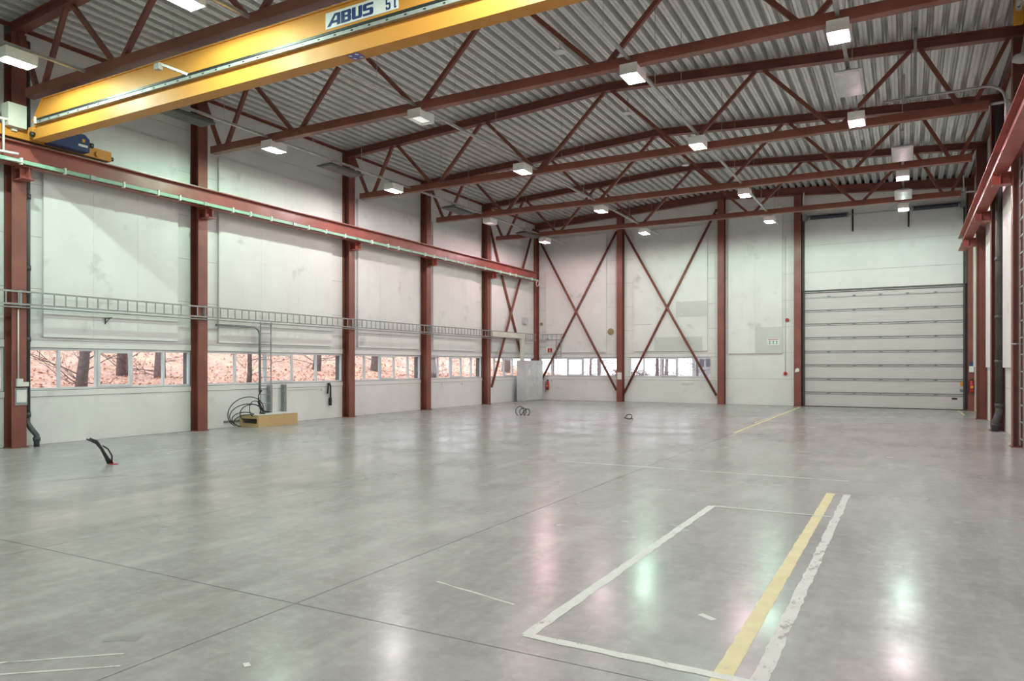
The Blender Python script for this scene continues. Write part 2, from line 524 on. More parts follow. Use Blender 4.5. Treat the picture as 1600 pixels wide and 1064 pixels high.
for j in range(len(YS) - 1):
    for k in range(11):
        for side in (-1, 1):
            dx = 0.84 * k
            if side < 0:
                x = RID - dx - 0.84; rot = (0, -ang, 0)
            else:
                x = RID + dx; rot = (0, ang, 0)
            inst('roof_sheet', SHEET, ce, (x, YS[j], ztop(x) + 0.002), rot, (1, YS[j + 1] - YS[j], 1))
for nm, x in (('trim_1', -16.33), ('trim_2', 2.2)):
    mb = MB()
    zz = ztop(x)
    mb.bar((x, YB, zz - 0.03), (x, YF, zz - 0.03), 0.012, 0.06)
    mb.bar((x + (0.05 if x < 0 else -0.05), YB, zz - 0.005), (x + (0.05 if x < 0 else -0.05), YF, zz - 0.005), 0.10, 0.01)
    struct(mb.build(nm, M['red']), 'thin red eaves angle along the %s wall' % ('left' if x < 0 else 'right'))

# ------------------------------------------------------------------ windows
def window(name, axis, a0, a1, cuts, face, sash, label):
    """ribbon window; cuts are mullion centres, sash the index of the opening casement"""
    d0, d1 = 0.02, 0.09           # depth behind the wall face
    def bx(u0, u1, z0, z1, e0, e1):
        if axis == 'Y': return MB().box(face - e1, face - e0, u0, u1, z0, z1)
        return MB().box(u0, u1, face + e0, face + e1, z0, z1)
    def app(mb, *a):
        b = bx(*a); return mb.add(b.v, b.f)
    mb = bx(a0, a1, WZ0, WZ0 + 0.05, d0, d1)
    app(mb, a0, a1, WZ1 - 0.05, WZ1, d0, d1)
    app(mb, a0, a0 + 0.05, WZ0 + 0.05, WZ1 - 0.05, d0, d1)
    app(mb, a1 - 0.05, a1, WZ0 + 0.05, WZ1 - 0.05, d0, d1)
    for c in cuts:
        app(mb, c - 0.028, c + 0.028, WZ0 + 0.05, WZ1 - 0.05, d0, d1)
    w = struct(mb.build(name, M['upvc']), label)
    ed = [a0 + 0.05] + [x for c in cuts for x in (c - 0.028, c + 0.028)] + [a1 - 0.05]
    for k in range(0, len(ed), 2):
        u0, u1 = ed[k], ed[k + 1]
        bx(u0, u1, WZ0 + 0.05, WZ1 - 0.05, 0.055, 0.063).build('pane', M['glass'], w)
        if k // 2 == sash:
            t = 0.055
            f = bx(u0 - 0.015, u1 + 0.015, WZ0 + 0.035, WZ0 + 0.035 + t, 0.0, 0.05)
            app(f, u0 - 0.015, u1 + 0.015, WZ1 - 0.035 - t, WZ1 - 0.035, 0.0, 0.05)
            app(f, u0 - 0.015, u0 - 0.015 + t, WZ0 + 0.035 + t, WZ1 - 0.035 - t, 0.0, 0.05)
            app(f, u1 + 0.015 - t, u1 + 0.015, WZ0 + 0.035 + t, WZ1 - 0.035 - t, 0.0, 0.05)
            so = f.build('sash', M['upvc'], w)
            h = bx(u1 - 0.03, u1 - 0.008, 1.58, 1.62, -0.03, 0.0)
            app(h, u1 - 0.03, u1 - 0.008, 1.46, 1.62, -0.045, -0.03)
            h.build('handle', M['white'], so)
    return w
def even(a, b, n=5): return [a + (b - a) * k / n for k in range(1, n)]
names = ['in the near bay cut by the left picture edge', 'between the nearest and second left columns', 'between the second and third left columns',
         'between the third and fourth left columns', 'between the fourth and fifth left columns', 'behind the metal cabinet in the left corner bay']
cutlist = [even(*bays[0]), [9.09, 9.93, 10.78, 11.63], [13.83, 14.88, 15.95, 16.96], [19.28, 20.09, 20.91, 21.75], [23.72, 24.6, 25.4, 26.22], [28.2, 29.04, 29.88, 30.9]]
for i in range(6):
    window('window_%d' % (i + 1), 'Y', bays[i][0], bays[i][1], cutlist[i], XL, 2, 'white five-pane ribbon window ' + names[i])
window('window_7', 'X', W1[0], W1[1], [-15.5, -14.63, -13.8, -12.91], YF, 2, 'white ribbon window behind the left cross brace of the end wall')
window('window_8', 'X', W2[0], W2[1], [-10.74, -9.94, -9.16, -8.35], YF, 2, 'white ribbon window behind the right cross brace of the end wall')

# ------------------------------------------------------------------ lifting door
dr = struct(MB().box(DX0 + 0.01, DX1 - 0.01, YF + 0.10, YF + 0.16, 0.0, DZ).build('door_1', M['doorpanel']), 'white sectional lifting door of eight ribbed panels')
PH = DZ / 8.35
zc = [0.02 + PH * k for k in range(9)]
zc[-1] = DZ - 0.02
for k in range(8):
    MB().box(DX0 + 0.02, DX1 - 0.02, YF + 0.05, YF + 0.10, zc[k] + 0.006, zc[k] + PH - 0.006).build('door_panel', M['doorpanel'], dr)
MB().box(DX0 + 0.02, DX1 - 0.02, YF + 0.05, YF + 0.10, zc[7] + PH, DZ - 0.01).build('top_strip', M['doorpanel'], dr)
for k in range(1, 9):
    z = zc[k] if k < 8 else zc[7] + PH
    if k < 8:
        st = MB().box(DX0 + 0.02, DX1 - 0.02, YF + 0.025, YF + 0.05, z - 0.062, z - 0.040)
        st.box(DX0 + 0.02, DX1 - 0.02, YF + 0.025, YF + 0.05, z + 0.018, z + 0.034)
    else:
        st = MB().box(DX0 + 0.02, DX1 - 0.02, YF + 0.025, YF + 0.05, z - 0.05, z - 0.03)
    so = st.build('stiffener', M['dgalv'], dr)
    for h in range(5):
        x = DX0 + 0.95 * (h + 1)
        hb = MB().box(x - 0.05, x + 0.05, YF + 0.02, YF + 0.05, z - 0.035, z + 0.035)
        hb.tube([(x - 0.06, YF + 0.018, z), (x + 0.06, YF + 0.018, z)], 0.012, 6)
        hb.build('hinge', M['dgalv'], so)
MB().box(DX0 + 0.02, DX1 - 0.02, YF + 0.04, YF + 0.12, 0.0, 0.02).build('bottom_seal', M['black'], dr)
for s_, x in ((1, DX0 - 0.02), (-1, DX1 + 0.02)):
    g = MB().box(min(x, x + s_ * 0.05), max(x, x + s_ * 0.05), YF - 0.05, YF + 0.05, 0, 7.75)
    g.box(x - 0.012, x + 0.012, YF - 0.14, YF - 0.05, 0, 7.75)
    g.build('guide_track', M['charcoal'], dr)
MB().box(DX0, DX1, YF - 0.03, YF + 0.05, DZ + 0.0, DZ + 0.03).box(DX0, DX1, YF + 0.02, YF + 0.04, DZ + 0.06, DZ + 0.10).build('head_seal', M['dgalv'], dr)
MB().box(DX1 - 0.40, DX1 - 0.22, YF + 0.03, YF + 0.05, 0.40, 0.46).build('pull_handle', M['black'], dr)
MB().box(DX1 - 0.13, DX1 - 0.04, YF + 0.03, YF + 0.05, 0.92, 1.10).build('warning_plate', M['amber'], dr)
MB().box(DX1 - 0.14, DX1 - 0.05, YF + 0.0, YF + 0.05, 0.72, 0.80).build('bolt_lock', M['dgalv'], dr)

# lifting shaft with two springs
sh = thing('door_spring_shaft', 'steel shaft carrying two blue-black springs above the lifting door', 'door mechanism', (-0.9, YF - 0.15, 7.1))
MB().tube([(-3.80, YF - 0.15, 7.82), (1.96, YF - 0.15, 7.84)], 0.015, 8).build('shaft', M['dgalv'], sh)
for a, b in ((-3.55, -2.1), (0.2, 1.75)):
    rr = []
    pp = []
    for k in range(41):
        t = k / 40
        pp.append((a + (b - a) * t, YF - 0.15, 7.83)); rr.append(0.085 + 0.008 * (k % 2))
    sp = MB().tube(pp, rr, 12).build('spring', M['spring'], sh)
    for x in (a, b):
        MB().disc((x - 0.03, YF - 0.15, 7.83), (1, 0, 0), 0.10, 0.06, 14).build('spring_collar', M['dgalv'], sp)
for x in (-1.93, 0.06):
    MB().box(x - 0.03, x + 0.03, YF - 0.05, YF - 0.02, 7.15, 8.05).build('bearing_bracket', M['black'], sh)
for x in (-3.72, 1.86):
    MB().box(x - 0.08, x + 0.08, YF - 0.30, YF - 0.02, 7.72, 7.95).tube([(x - 0.05, YF - 0.15, 7.83), (x + 0.05, YF - 0.15, 7.83)], 0.12, 14).build('cable_drum', M['dgalv'], sh)
for x, s_ in ((-3.78, -1), (1.93, 1)):
    MB().bar((x, YF - 0.10, 7.75), (x - s_ * 0.1, YF - 0.9, 8.75), 0.04, 0.04).bar((x, YF - 0.10, 7.9), (x - s_ * 0.05, YF - 1.2, 7.95), 0.04, 0.04).build('brace_strut', M['galv'], sh)

# ------------------------------------------------------------------ columns
def column_x(y, x, sgn, zt, label):
    """column on a side wall; flanges face X"""
    t = thing('steel_column', label, 'column', (x - sgn * 0.14, y, 0), 'red steel columns')
    mb = MB()
    x1 = x - sgn * 0.285
    a, b = sorted((x, x - sgn * 0.018)); mb.box(a, b, y - 0.14, y + 0.14, 0.015, zt)
    a, b = sorted((x1, x1 + sgn * 0.018)); mb.box(a, b, y - 0.14, y + 0.14, 0.015, zt)
    a, b = sorted((x - sgn * 0.018, x1 + sgn * 0.018)); mb.box(a, b, y - 0.006, y + 0.006, 0.015, zt)
    mb.build('shaft', M['red'], t)
    a, b = sorted((x + sgn * 0.03, x1))
    MB().box(a, b, y - 0.17, y + 0.17, 0, 0.018).build('base_plate', M['red'], t)
    return t
def column_y(x, zt, label):
    y = 32.02
    t = thing('steel_column', label, 'column', (x, y + 0.14, 0), 'red steel columns')
    mb = MB()
    mb.box(x - 0.14, x + 0.14, y, y + 0.018, 0.015, zt)
    mb.box(x - 0.14, x + 0.14, y + 0.26, y + 0.278, 0.015, zt)
    mb.box(x - 0.006, x + 0.006, y + 0.018, y + 0.26, 0.015, zt)
    mb.build('shaft', M['red'], t)
    MB().box(x - 0.17, x + 0.17, y - 0.02, y + 0.278, 0, 0.018).build('base_plate', M['red'], t)
    return t
for i, y in enumerate(FR):
    column_x(y, CL, 1, 8.56, 'red steel column on the left window wall, %s from the camera' % ORD[i])
for i, y in enumerate(FR[2:]):
    column_x(y, CR, -1, 8.56, 'red steel column on the right wall, %s visible from the right picture edge' % ['first', 'second', 'third'][i])
cl = ['in the far left corner behind the metal cabinet', 'between the two cross braces of the end wall', 'right of the right cross brace on the end wall',
      'immediately left of the lifting door', 'in the far right corner beside the lifting door']
for x, l in zip(FCOL, cl):
    column_y(x, ztop(x) - 0.33, 'red steel column ' + l)

# gable beam on the end wall
gb = thing('gable_beam', 'red steel beam following the roof slope on top of the end wall', 'beam', (RID, 32.16, 8.5))
for a, b in ((-16.4, RID), (RID, 2.25)):
    MB().ibeam((a, 32.16, ztop(a) - 0.165), (b, 32.16, ztop(b) - 0.165), 0.22, 0.32, 0.02, 0.014).build('rafter', M['red'], gb)

# ------------------------------------------------------------------ trusses
BN = [-15.28, -12.72, -9.16, -4.98, -1.43, 1.13]
TN = [-16.12, -14.29, -10.99, RID, -3.15, 0.16, 1.98]
def truss(y, label, tie):
    t = thing('roof_truss', label, 'roof truss', (RID, y, 7.14), 'red roof trusses')
    MB().box(-15.67, 1.52, y - 0.09, y + 0.09, 7.14, 7.32).build('bottom_chord', M['red'], t)
    for a, b in ((-16.36, RID), (RID, 2.22)):
        MB().ibeam((a, y, ztop(a) - 0.112), (b, y, ztop(b) - 0.112), 0.20, 0.222, 0.018, 0.02).build('top_chord', M['red'], t)
    for k in range(6):
        for s_, j in ((-1, k), (1, k + 1)):
            xb = BN[k] + s_ * 0.13
            xt = TN[j] - s_ * 0.10
            MB().bar((xb, y, 7.30), (xt, y, ztop(xt) - 0.21), 0.085, 0.085).build('diagonal', M['red'], t)
    if tie:
        MB().tube([(1.50, y, 7.25), (2.2, y, 7.27)], 0.03, 10).build('tie_bar', M['galv'], t, 'galvanised tie bar')
for i, y in enumerate(FR):
    truss(y, 'red steel lattice roof truss, %s from the camera' % ORD[i], i in (2, 4))

# ------------------------------------------------------------------ cross braces
def brace(name, p0, p1, q0, q1, label):
    t = thing(name, label, 'cross brace', [(a + b) / 2 for a, b in zip(p0, q0)], 'red cross braces')
    MB().tube([p0, p1], 0.055, 10).build('brace_tube', M['red'], t)
    MB().tube([q0, q1], 0.055, 10).build('brace_tube', M['red'], t)
    c = [(a + b) / 2 for a, b in zip(p0, p1)]
    return t
brace('cross_brace', (-16.10, 32.055, 8.05), (-12.0, 32.055, 0.55), (-12.02, 32.16, 8.05), (-16.1, 32.16, 0.75), 'red X brace on the end wall next to the left corner')
brace('cross_brace', (-11.64, 32.055, 8.05), (-7.34, 32.055, 0.38), (-7.36, 32.16, 8.6), (-11.64, 32.16, 0.42), 'red X brace on the end wall between its second and third columns')
brace('cross_brace', (-16.10, 27.45, 0.75), (-16.10, 31.5, 8.4), (-16.205, 27.4, 8.0), (-16.205, 31.2, 0.8), 'red X brace in the last bay of the left window wall')

# ------------------------------------------------------------------ crane runway
def runway(x, sgn, y0, y1, label):
    t = thing('crane_runway_beam', label, 'beam', (x, y0, 5.5), 'crane runway beams')
    MB().ibeam((x, y0, 5.99), (x, y1, 5.99), 0.26, 0.46, 0.022, 0.014).build('beam', M['redlight'], t)
    MB().box(x - 0.025, x + 0.025, y0, y1, 6.22, 6.26).build('crane_rail', M['dgalv'], t)
    for y in FR:
        if sgn < 0 and y < 15: continue
        xc = CL if sgn > 0 else CR
        xe = x + sgn * 0.14
        mb = MB()
        a, b = sorted((xc - sgn * 0.0, xe))
        mb.box(a, b, y - 0.12, y + 0.12, 5.50, 5.52)
        mb.box(a, b, y - 0.12, y + 0.12, 5.735, 5.758)
        mb.box(a, b, y - 0.008, y + 0.008, 5.52, 5.735)
        mb.box(x - 0.006, x + 0.006, y - 0.11, y + 0.11, 5.52, 5.735)
        mb.build('bracket', M['redlight'], t)
        a, b = sorted((xc + sgn * 0.001, x))
        MB().bar((xc + sgn * 0.0, y, 6.12), (x - sgn * 0.06, y, 6.12), 0.10, 0.012).build('tie_plate', M['redlight'], t)
    return t
runway(-15.82, 1, YB + 0.2, 31.3, 'long red crane runway beam along the left wall')
runway(1.72, -1, YB + 0.2, 30.0, 'red crane runway beam along the right wall at the picture edge')

cb = thing('conductor_bar', 'thin green conductor bar with white clips under the left crane beam', 'power rail', (-15.60, YB + 0.3, 5.74))
MB().box(-15.63, -15.575, YB + 0.3, 31.0, 5.765, 5.835).build('bar', M['green'], cb)
y = 7.2
k = 0
while y < 30.8:
    dark = k % 4 == 3
    if dark: MB().box(-15.645, -15.560, y - 0.05, y + 0.05, 5.755, 5.845).build('joint_cover', M['dgalv'], cb)
    else: MB().box(-15.64, -15.565, y - 0.02, y + 0.02, 5.74, 5.87).build('clip', M['white'], cb)
    y += 0.72 + 0.16 * math.sin(k * 2.1); k += 1
cs = thing('cable_coil', 'white cable loop hanging at the far end of the left crane beam', 'cable', (-15.55, 31.1, 5.4))
MB().tube([(-15.58 + 0.02 * math.sin(a), 30.95 + 0.14 * math.cos(a), 5.66 + 0.14 * math.sin(a)) for a in [2 * math.pi * k / 20 for k in range(20)]], 0.014, 6, True).build('loop', M['white'], cs)

# ------------------------------------------------------------------ overhead crane
GY = 7.98
cr = thing('overhead_crane', 'yellow overhead travelling crane with sign reading ABUS 5t', 'crane', (RID, 8.1, 6.2))
MB().box(-15.28, 1.2, GY, GY + 0.25, 6.21, 6.41).build('lower_box_girder', M['yellow'], cr)
MB().prism([(-15.40, GY + 0.06, 6.41), (1.3, GY + 0.06, 6.41), (1.3, GY + 0.06, 6.60), (0.95, GY + 0.06, 6.98), (-15.03, GY + 0.06, 6.98), (-15.36, GY + 0.06, 6.60)], (0, 0.13, 0)).build('girder_web', M['yellow'], cr)
MB().box(-15.05, 0.97, GY + 0.03, GY + 0.22, 6.98, 7.0).bar((-15.38, GY + 0.125, 6.59), (-15.04, GY + 0.125, 6.99), 0.19, 0.02).build('girder_flange', M['yellow'], cr)
MB().box(-15.42, -15.28, GY - 0.02, GY + 0.27, 6.26, 6.46).build('end_plate', M['yellow'], cr)
MB().tube([(-15.24, GY - 0.07, 6.30), (-15.24, GY, 6.30)], 0.05, 12).build('bumper', M['black'], cr)
ft = MB().box(-15.2, 1.0, GY - 0.02, GY + 0.06, 6.50, 6.555).box(-15.2, 1.0, GY + 0.0, GY + 0.06, 6.555, 6.59)
ft = ft.build('festoon_track', M['ladder'], cr, 'galvanised cable track')
MB().box(-15.1, 1.0, GY - 0.03, GY - 0.0, 6.558, 6.595).build('flat_cable', M['black'], ft)
MB().box(-15.16, -15.13, GY - 0.05, GY - 0.02, 6.50, 6.63).build('end_stop', M['white'], ft)
x = -15.0
while x < -4.0:
    MB().box(x - 0.02, x + 0.02, GY - 0.024, GY - 0.018, 6.518, 6.538).build('slot', M['black'], ft)
    x += 0.32
ta = MB().bar((-10.55, GY + 0.02, 6.57), (-10.9, GY - 0.32, 6.72), 0.04, 0.04).box(-10.98, -10.86, GY - 0.36, GY - 0.28, 6.62, 6.72)
ta.build('cable_trolley', M['galv'], cr)
# end carriage above the left runway
MB().box(-15.93, -15.71, 6.15, 9.86, 6.29, 6.50).build('end_carriage', M['yellow'], cr)
MB().disc((-15.70, 9.55, 6.37), (1, 0, 0), 0.06, 0.015, 14).build('wheel_cover', M['yellow'], cr)
MB().tube([(-15.82, 9.86, 6.38), (-15.82, 9.96, 6.38)], 0.045, 12).build('bumper', M['black'], cr)
mo = MB().prism([(-15.70, 8.42, 6.29), (-15.70, 9.22, 6.29), (-15.70, 9.22, 6.56), (-15.70, 9.12, 6.65), (-15.70, 8.62, 6.65), (-15.70, 8.42, 6.55)], (0.24, 0, 0)).build('drive_motor', M['blue'], cr, 'dark blue drive motor')
MB().tube([(-15.55, 9.22, 6.48), (-15.55, 9.34, 6.48)], 0.055, 12).build('shaft_end', M['black'], mo)
MB().box(-15.462, -15.458, 8.98, 9.18, 6.38, 6.43).build('white_label', M['paper'], mo)
MB().box(-15.462, -15.458, 9.06, 9.12, 6.48, 6.55).build('warning_label', M['amber'], mo)
# control cabinet on the carriage
bx_ = MB().box(-15.80, -15.55, 7.66, 8.0, 6.46, 6.92).build('control_box', M['cream'], cr, 'cream grey control box')
MB().box(-15.72, -15.66, 7.78, 7.88, 6.40, 6.46).build('box_foot', M['cream'], bx_)
# collector arm
ca = MB().tube([(-15.60, 7.60, 6.55), (-15.60, 7.60, 5.92)], 0.022, 8)
ca.tube([(-15.62, 7.35, 6.56), (-15.58, 7.75, 6.57)], 0.03, 8)
ca.tube([(-15.62, 7.45, 5.92), (-15.56, 7.85, 5.93)], 0.025, 8)
ca.tube([(-15.62, 7.4, 5.80), (-15.55, 7.95, 5.78)], 0.018, 8)
ca.build('collector_arm', M['white'], cr)
# name plate
NX0, NX1, NZ0, NZ1 = -7.57, -6.22, 6.685, 6.925
np_ = MB().box(NX0, NX1, GY + 0.052, GY + 0.06, NZ0, NZ1).build('name_plate', M['paper'], cr, 'white plate with blue lettering')
def letter(polys, x0, z0, w, h, nm='lettering'):
    mb = MB()
    for p in polys:
        mb.prism([(x0 + a * w, GY + 0.052, z0 + b * h) for a, b in p], (0, -0.003, 0))
    return mb.build(nm, M['inkblue'], np_)
LA = [[(-.35, 0), (.02, 0), (.50, .8), (.26, .8)], [(.26, .8), (1, .8), (1, 1), (.40, 1)], [(.66, 0), (1, 0), (1, .8), (.66, .8)], [(.152, .22), (.66, .22), (.66, .42), (.272, .42)]]
LB = [[(0, 0), (.36, 0), (.36, 1), (0, 1)], [(.36, 0), (.88, 0), (1, .1), (1, .2), (.36, .2)], [(.36, .42), (1, .42), (.92, .52), (1, .6), (.36, .6)], [(.36, .8), (1, .8), (1, .9), (.88, 1), (.36, 1)],
      [(.66, .2), (1, .2), (1, .42), (.66, .42)], [(.66, .6), (1, .6), (1, .8), (.66, .8)]]
LU = [[(0, .22), (.36, .22), (.36, 1), (0, 1)], [(0, .1), (.12, 0), (.88, 0), (1, .1), (1, .22), (0, .22)], [(.64, .22), (1, .22), (1, 1), (.64, 1)]]
LS = [[(0, 0), (.88, 0), (1, .1), (1, .2), (0, .2)], [(.66, .2), (1, .2), (1, .5), (.88, .6), (.66, .6)], [(0, .5), (.1, .42), (.66, .42), (.66, .6), (0, .6)], [(0, .6), (.34, .6), (.34, .8), (0, .8)], [(0, .8), (1, .8), (1, 1), (.12, 1), (0, .9)]]
L5 = [[(0, .80), (.9, .80), (.9, .92), (0, .92)], [(0, .48), (.28, .48), (.28, .80), (0, .80)], [(0, .36), (1, .36), (.85, .48), (0, .48)], [(.68, .13), (1, .13), (1, .36), (.68, .36)], [(.12, 0), (.85, 0), (1, .13), (0, .13)], [(0, .13), (.3, .13), (.3, .22), (0, .22)]]
LT = [[(.28, 0), (.72, 0), (.72, .92), (.28, .92)], [(0, .58), (.28, .58), (.28, .69), (0, .69)], [(.72, .58), (1, .58), (1, .69), (.72, .69)], [(.72, 0), (1, 0), (1, .11), (.72, .11)]]
for L_, x0, w in ((LA, -7.47, 0.190), (LB, -7.265, 0.190), (LU, -7.06, 0.190), (LS, -6.855, 0.190)):
    letter(L_, x0, NZ0 + 0.028, w, 0.175)
letter(L5, -6.44, NZ0 + 0.022, 0.085, 0.205)
letter(LT, -6.31, NZ0 + 0.022, 0.060, 0.205)
# sticker on the underside
st = MB().box(-7.15, -6.93, GY + 0.03, GY + 0.21, 6.205, 6.21).build('sticker', M['violet'], cr, 'violet sticker with white arrows')
for a, b in ((-7.10, GY + 0.06), (-6.98, GY + 0.06), (-7.10, GY + 0.16), (-6.98, GY + 0.16)):
    MB().bar((a - 0.015, b - 0.015, 6.203), (a + 0.02, b + 0.02, 6.203), 0.03, 0.004).build('arrow_mark', M['paper'], st)

# ------------------------------------------------------------------ lamps and their rails
LY = [0.9, 6.85, 12.67, 17.37, 23.1, 27.75]  # first position is out of view, lamps added there to brighten the foreground
ROWS = {'nearest the left wall': (-13.62, LY), 'second from the left wall': (-9.2, LY), 'third from the left wall': (-4.42, LY),
        'nearest the right wall': (-0.96, LY[:4]), 'at far right': (-0.1, LY[4:])}  # third and right rows: the unseen lamp near the crane is added for light too
GREEN, PINK, WHITE = (0.66, 1.0, 0.78), (1.0, 0.68, 0.74), (1.0, 0.95, 0.94)
TINT = {(-13.62, 0): GREEN, (-13.62, 1): (0.74, 1.0, 0.85), (-13.62, 2): (0.64, 1.0, 0.75), (-13.62, 3): (1.0, 0.92, 0.90), (-13.62, 4): PINK, (-13.62, 5): (1.0, 0.64, 0.70),
        (-9.2, 0): (0.80, 1.0, 0.88), (-9.2, 1): (0.74, 1.0, 0.83), (-9.2, 2): WHITE, (-9.2, 3): (1.0, 0.78, 0.80), (-9.2, 4): (1.0, 0.74, 0.78), (-9.2, 5): (0.64, 1.0, 0.79),
        (-4.42, 1): (0.80, 1.0, 0.88), (-4.42, 2): (0.70, 1.0, 0.83), (-4.42, 3): (0.66, 1.0, 0.83), (-4.42, 4): PINK, (-4.42, 5): (0.62, 1.0, 0.79),
        (-0.96, 1): (1.0, 0.9, 0.92), (-0.96, 2): (1.0, 0.64, 0.74), (-0.96, 3): (1.0, 0.66, 0.74), (-0.1, 4): (1.0, 0.70, 0.77), (-0.1, 5): (0.72, 1.0, 0.86)}
DIM = {(-9.2, 2): 0.0022, (-13.62, 4): 0.0012}
HX, HY = 0.165, 0.26
def lamp(x, y, c, k, label):
    t = thing('high_bay_lamp', label, 'lamp', (x, y, 6.98), 'box-shaped high bay lamps')
    z0, z1 = 6.98, 7.17
    h = MB().box(x - HX, x + HX, y - HY, y + HY, z0 + 0.05, z1)
    for a, b, c0, d in ((-HX, -HX + 0.012, -HY, HY), (HX - 0.012, HX, -HY, HY), (-HX + 0.012, HX - 0.012, -HY, -HY + 0.012), (-HX + 0.012, HX - 0.012, HY - 0.012, HY)):
        h.box(x + a, x + b, y + c0, y + d, z0, z0 + 0.05)
    h.build('housing', M['white'], t)
    MB().box(x - HX + 0.03, x + HX - 0.03, y - HY + 0.04, y + HY - 0.04, z0 + 0.044, z0 + 0.049).build('light_panel', emit_mat('lamp_light', c, 12.0 if k > 0.5 else 0.5), t, 'glowing lamp panel' if k > 0.5 else 'faintly glowing panel of an unlit lamp')  # unlit panels get a weak emission so they look pale
    if k > 0.5:
        ld = bpy.data.lights.new('lamp_light', 'POINT')     # the bulb inside the open housing
        ld.shadow_soft_size = 0.03
        ld.energy = LAMP; ld.color = c
        lo = bpy.data.objects.new('lamp_light', ld); col.objects.link(lo)
        lo.parent = t; lo.location = (0, 0, 0.012)
    for d in (-0.145, 0.145):
        MB().box(x - 0.02, x + 0.02, y + d - 0.015, y + d + 0.015, z1, 7.235).build('hanger', M['galv'], t)
words = ['behind the camera', 'nearest the crane', 'second beyond the crane', 'third beyond the crane', 'fourth beyond the crane', 'closest to the end wall']
words = ['out of view', 'nearest of its row', 'second of its row', 'third of its row', 'fourth of its row', 'last of its row']
tr_i = 0
for rn, (x, ys) in ROWS.items():
    y0 = YB + 0.5 if ys[0] < 5 else 19.3
    y1 = 29.9 if ys[-1] > 20 else 19.6
    t = thing('lighting_track', 'thin galvanised lighting rail on rods, row ' + rn, 'lighting rail', (x, y0, 7.2), 'lighting rails')
    MB().box(x - 0.03, x + 0.03, y0, y1, 7.235, 7.285).build('rail', M['galv'], t)
    for a in [k for k in (9.9, 11.2, 14.0, 15.9, 19.9, 21.6, 24.6, 26.0, 28.7, 29.7) if y0 < k < y1]:
        MB().tube([(x, a, 7.28), (x, a, ztop(x))], 0.006, 5).build('hanger_rod', M['galv'], t)
    for y in ys:
        k = LY.index(y)
        if y < 5:
            lab = 'unseen lamp added to light the foreground, row ' + rn
        else:
            lit = 'unlit' if (x, k) in DIM else 'lit'
            lab = '%s box lamp, row %s, %s' % (lit, rn, words[k])
        lamp(x, y, TINT.get((x, k), WHITE), DIM.get((x, k), 1.0), lab)

# flat hooded panels hanging between the lamps
def hood(x, y, label, m):
    t = thing('hooded_ceiling_panel', label, 'ceiling panel', (x, y, 7.04), 'flat hooded panels on the lighting rails')
    w, l = 0.24, 0.68
    a = [(x - w, y - l), (x + w, y - l), (x + w, y + l), (x - w, y + l)]
    b = [(x - w * .6, y - l * .8), (x + w * .6, y - l * .8), (x + w * .6, y + l * .8), (x - w * .6, y + l * .8)]
    MB().hexa([(*p, 7.06) for p in a] + [(*p, 7.13) for p in b]).box(x - w, x + w, y - l, y + l, 7.04, 7.06).build('hood', m, t)
    MB().box(x - w + 0.04, x + w - 0.04, y - l + 0.05, y + l - 0.05, 7.025, 7.04).build('louvre', M['charcoal'] if m is M['charcoal'] else M['grey'], t)
    for s_ in (-1, 1):
        MB().tube([(x - 0.1, y + s_ * 0.35, 7.12), (x, y + s_ * 0.35, 7.24)], 0.008, 5).build('hanger', M['black'], t)
for i, y in enumerate((10.1, 15.05, 20.9, 26.2)):
    hood(-13.62, y, 'flat hooded panel with shade painted in, on the leftmost lighting rail, %s from the camera' % ORD[i], M['charcoal'])  # dark colour stands in for the shadow on their undersides
hood(-0.96, 15.05, 'grey flat hooded panel at upper right between two pink lamps', M['grey'])
hood(-0.1, 20.7, 'pale flat hooded panel on the far right rail, nearer of two', M['grey'])
hood(-0.1, 25.65, 'pale flat hooded panel on the far right rail, farther of two', M['grey'])

# round discs under the ridge
for i, y in enumerate((14.95, 19.5, 25.55)):
    t = thing('ceiling_disc', 'small round white disc hanging under the roof ridge, %s from the camera' % ORD[i], 'ceiling device', (-6.95, y, 8.86), 'white discs under the ridge')
    MB().disc((-6.95, y, 8.86), (0, 0, 1), 0.13, 0.03, 20).tube([(-6.95, y, 8.89), (-6.95, y, 8.93)], [0.12, 0.05], 16).build('disc', M['white'], t)
    MB().tube([(-6.95, y, 8.92), (-6.95, y, 9.32)], 0.02, 8).build('stem', M['white'], t)

# ------------------------------------------------------------------ cable ladder along the wall
t = thing('cable_ladder', 'long galvanised cable ladder running across the left wall columns', 'cable ladder', (-15.98, 3.0, 2.95))
cx = -15.985
for z in (2.965, 3.225):
    MB().box(cx - 0.012, cx + 0.012, 2.0, 31.62, z - 0.018, z + 0.018).build('side_rail', M['ladder'], t)
RUNG = MB().box(-0.008, 0.008, -0.012, 0.012, 2.98, 3.21).mesh('rung', Vector((0, 0, 0)), M['ladder'])
y = 5.0
while y < 31.5:
    inst('rung', RUNG, t, (cx, y, 0)); y += 0.236
for yc in FR:
    MB().box(CL - 0.0, cx - 0.012, yc - 0.02, yc + 0.02, 2.93, 3.26).build('bracket', M['ladder'], t)
t = thing('cable_ladder', 'short galvanised cable ladder in the far left corner of the end wall', 'cable ladder', (-15.9, 31.95, 2.05))
for z in (2.965, 3.225):
    MB().box(-15.95, -14.70, 31.93, 31.955, z - 0.018, z + 0.018).build('side_rail', M['ladder'], t)
x = -15.8
while x < -14.75:
    MB().box(x - 0.012, x + 0.012, 31.935, 31.95, 2.98, 3.21).build('rung', M['ladder'], t); x += 0.25
for xx in (-15.08, -14.83):
    MB().box(xx - 0.012, xx + 0.012, 31.96, 31.985, 2.05, 2.97).build('drop_rail', M['ladder'], t)
for xx in (-15.6, -14.8):
    MB().box(xx - 0.02, xx + 0.02, 31.955, YF, 3.0, 3.03).build('wall_bracket', M['ladder'], t)
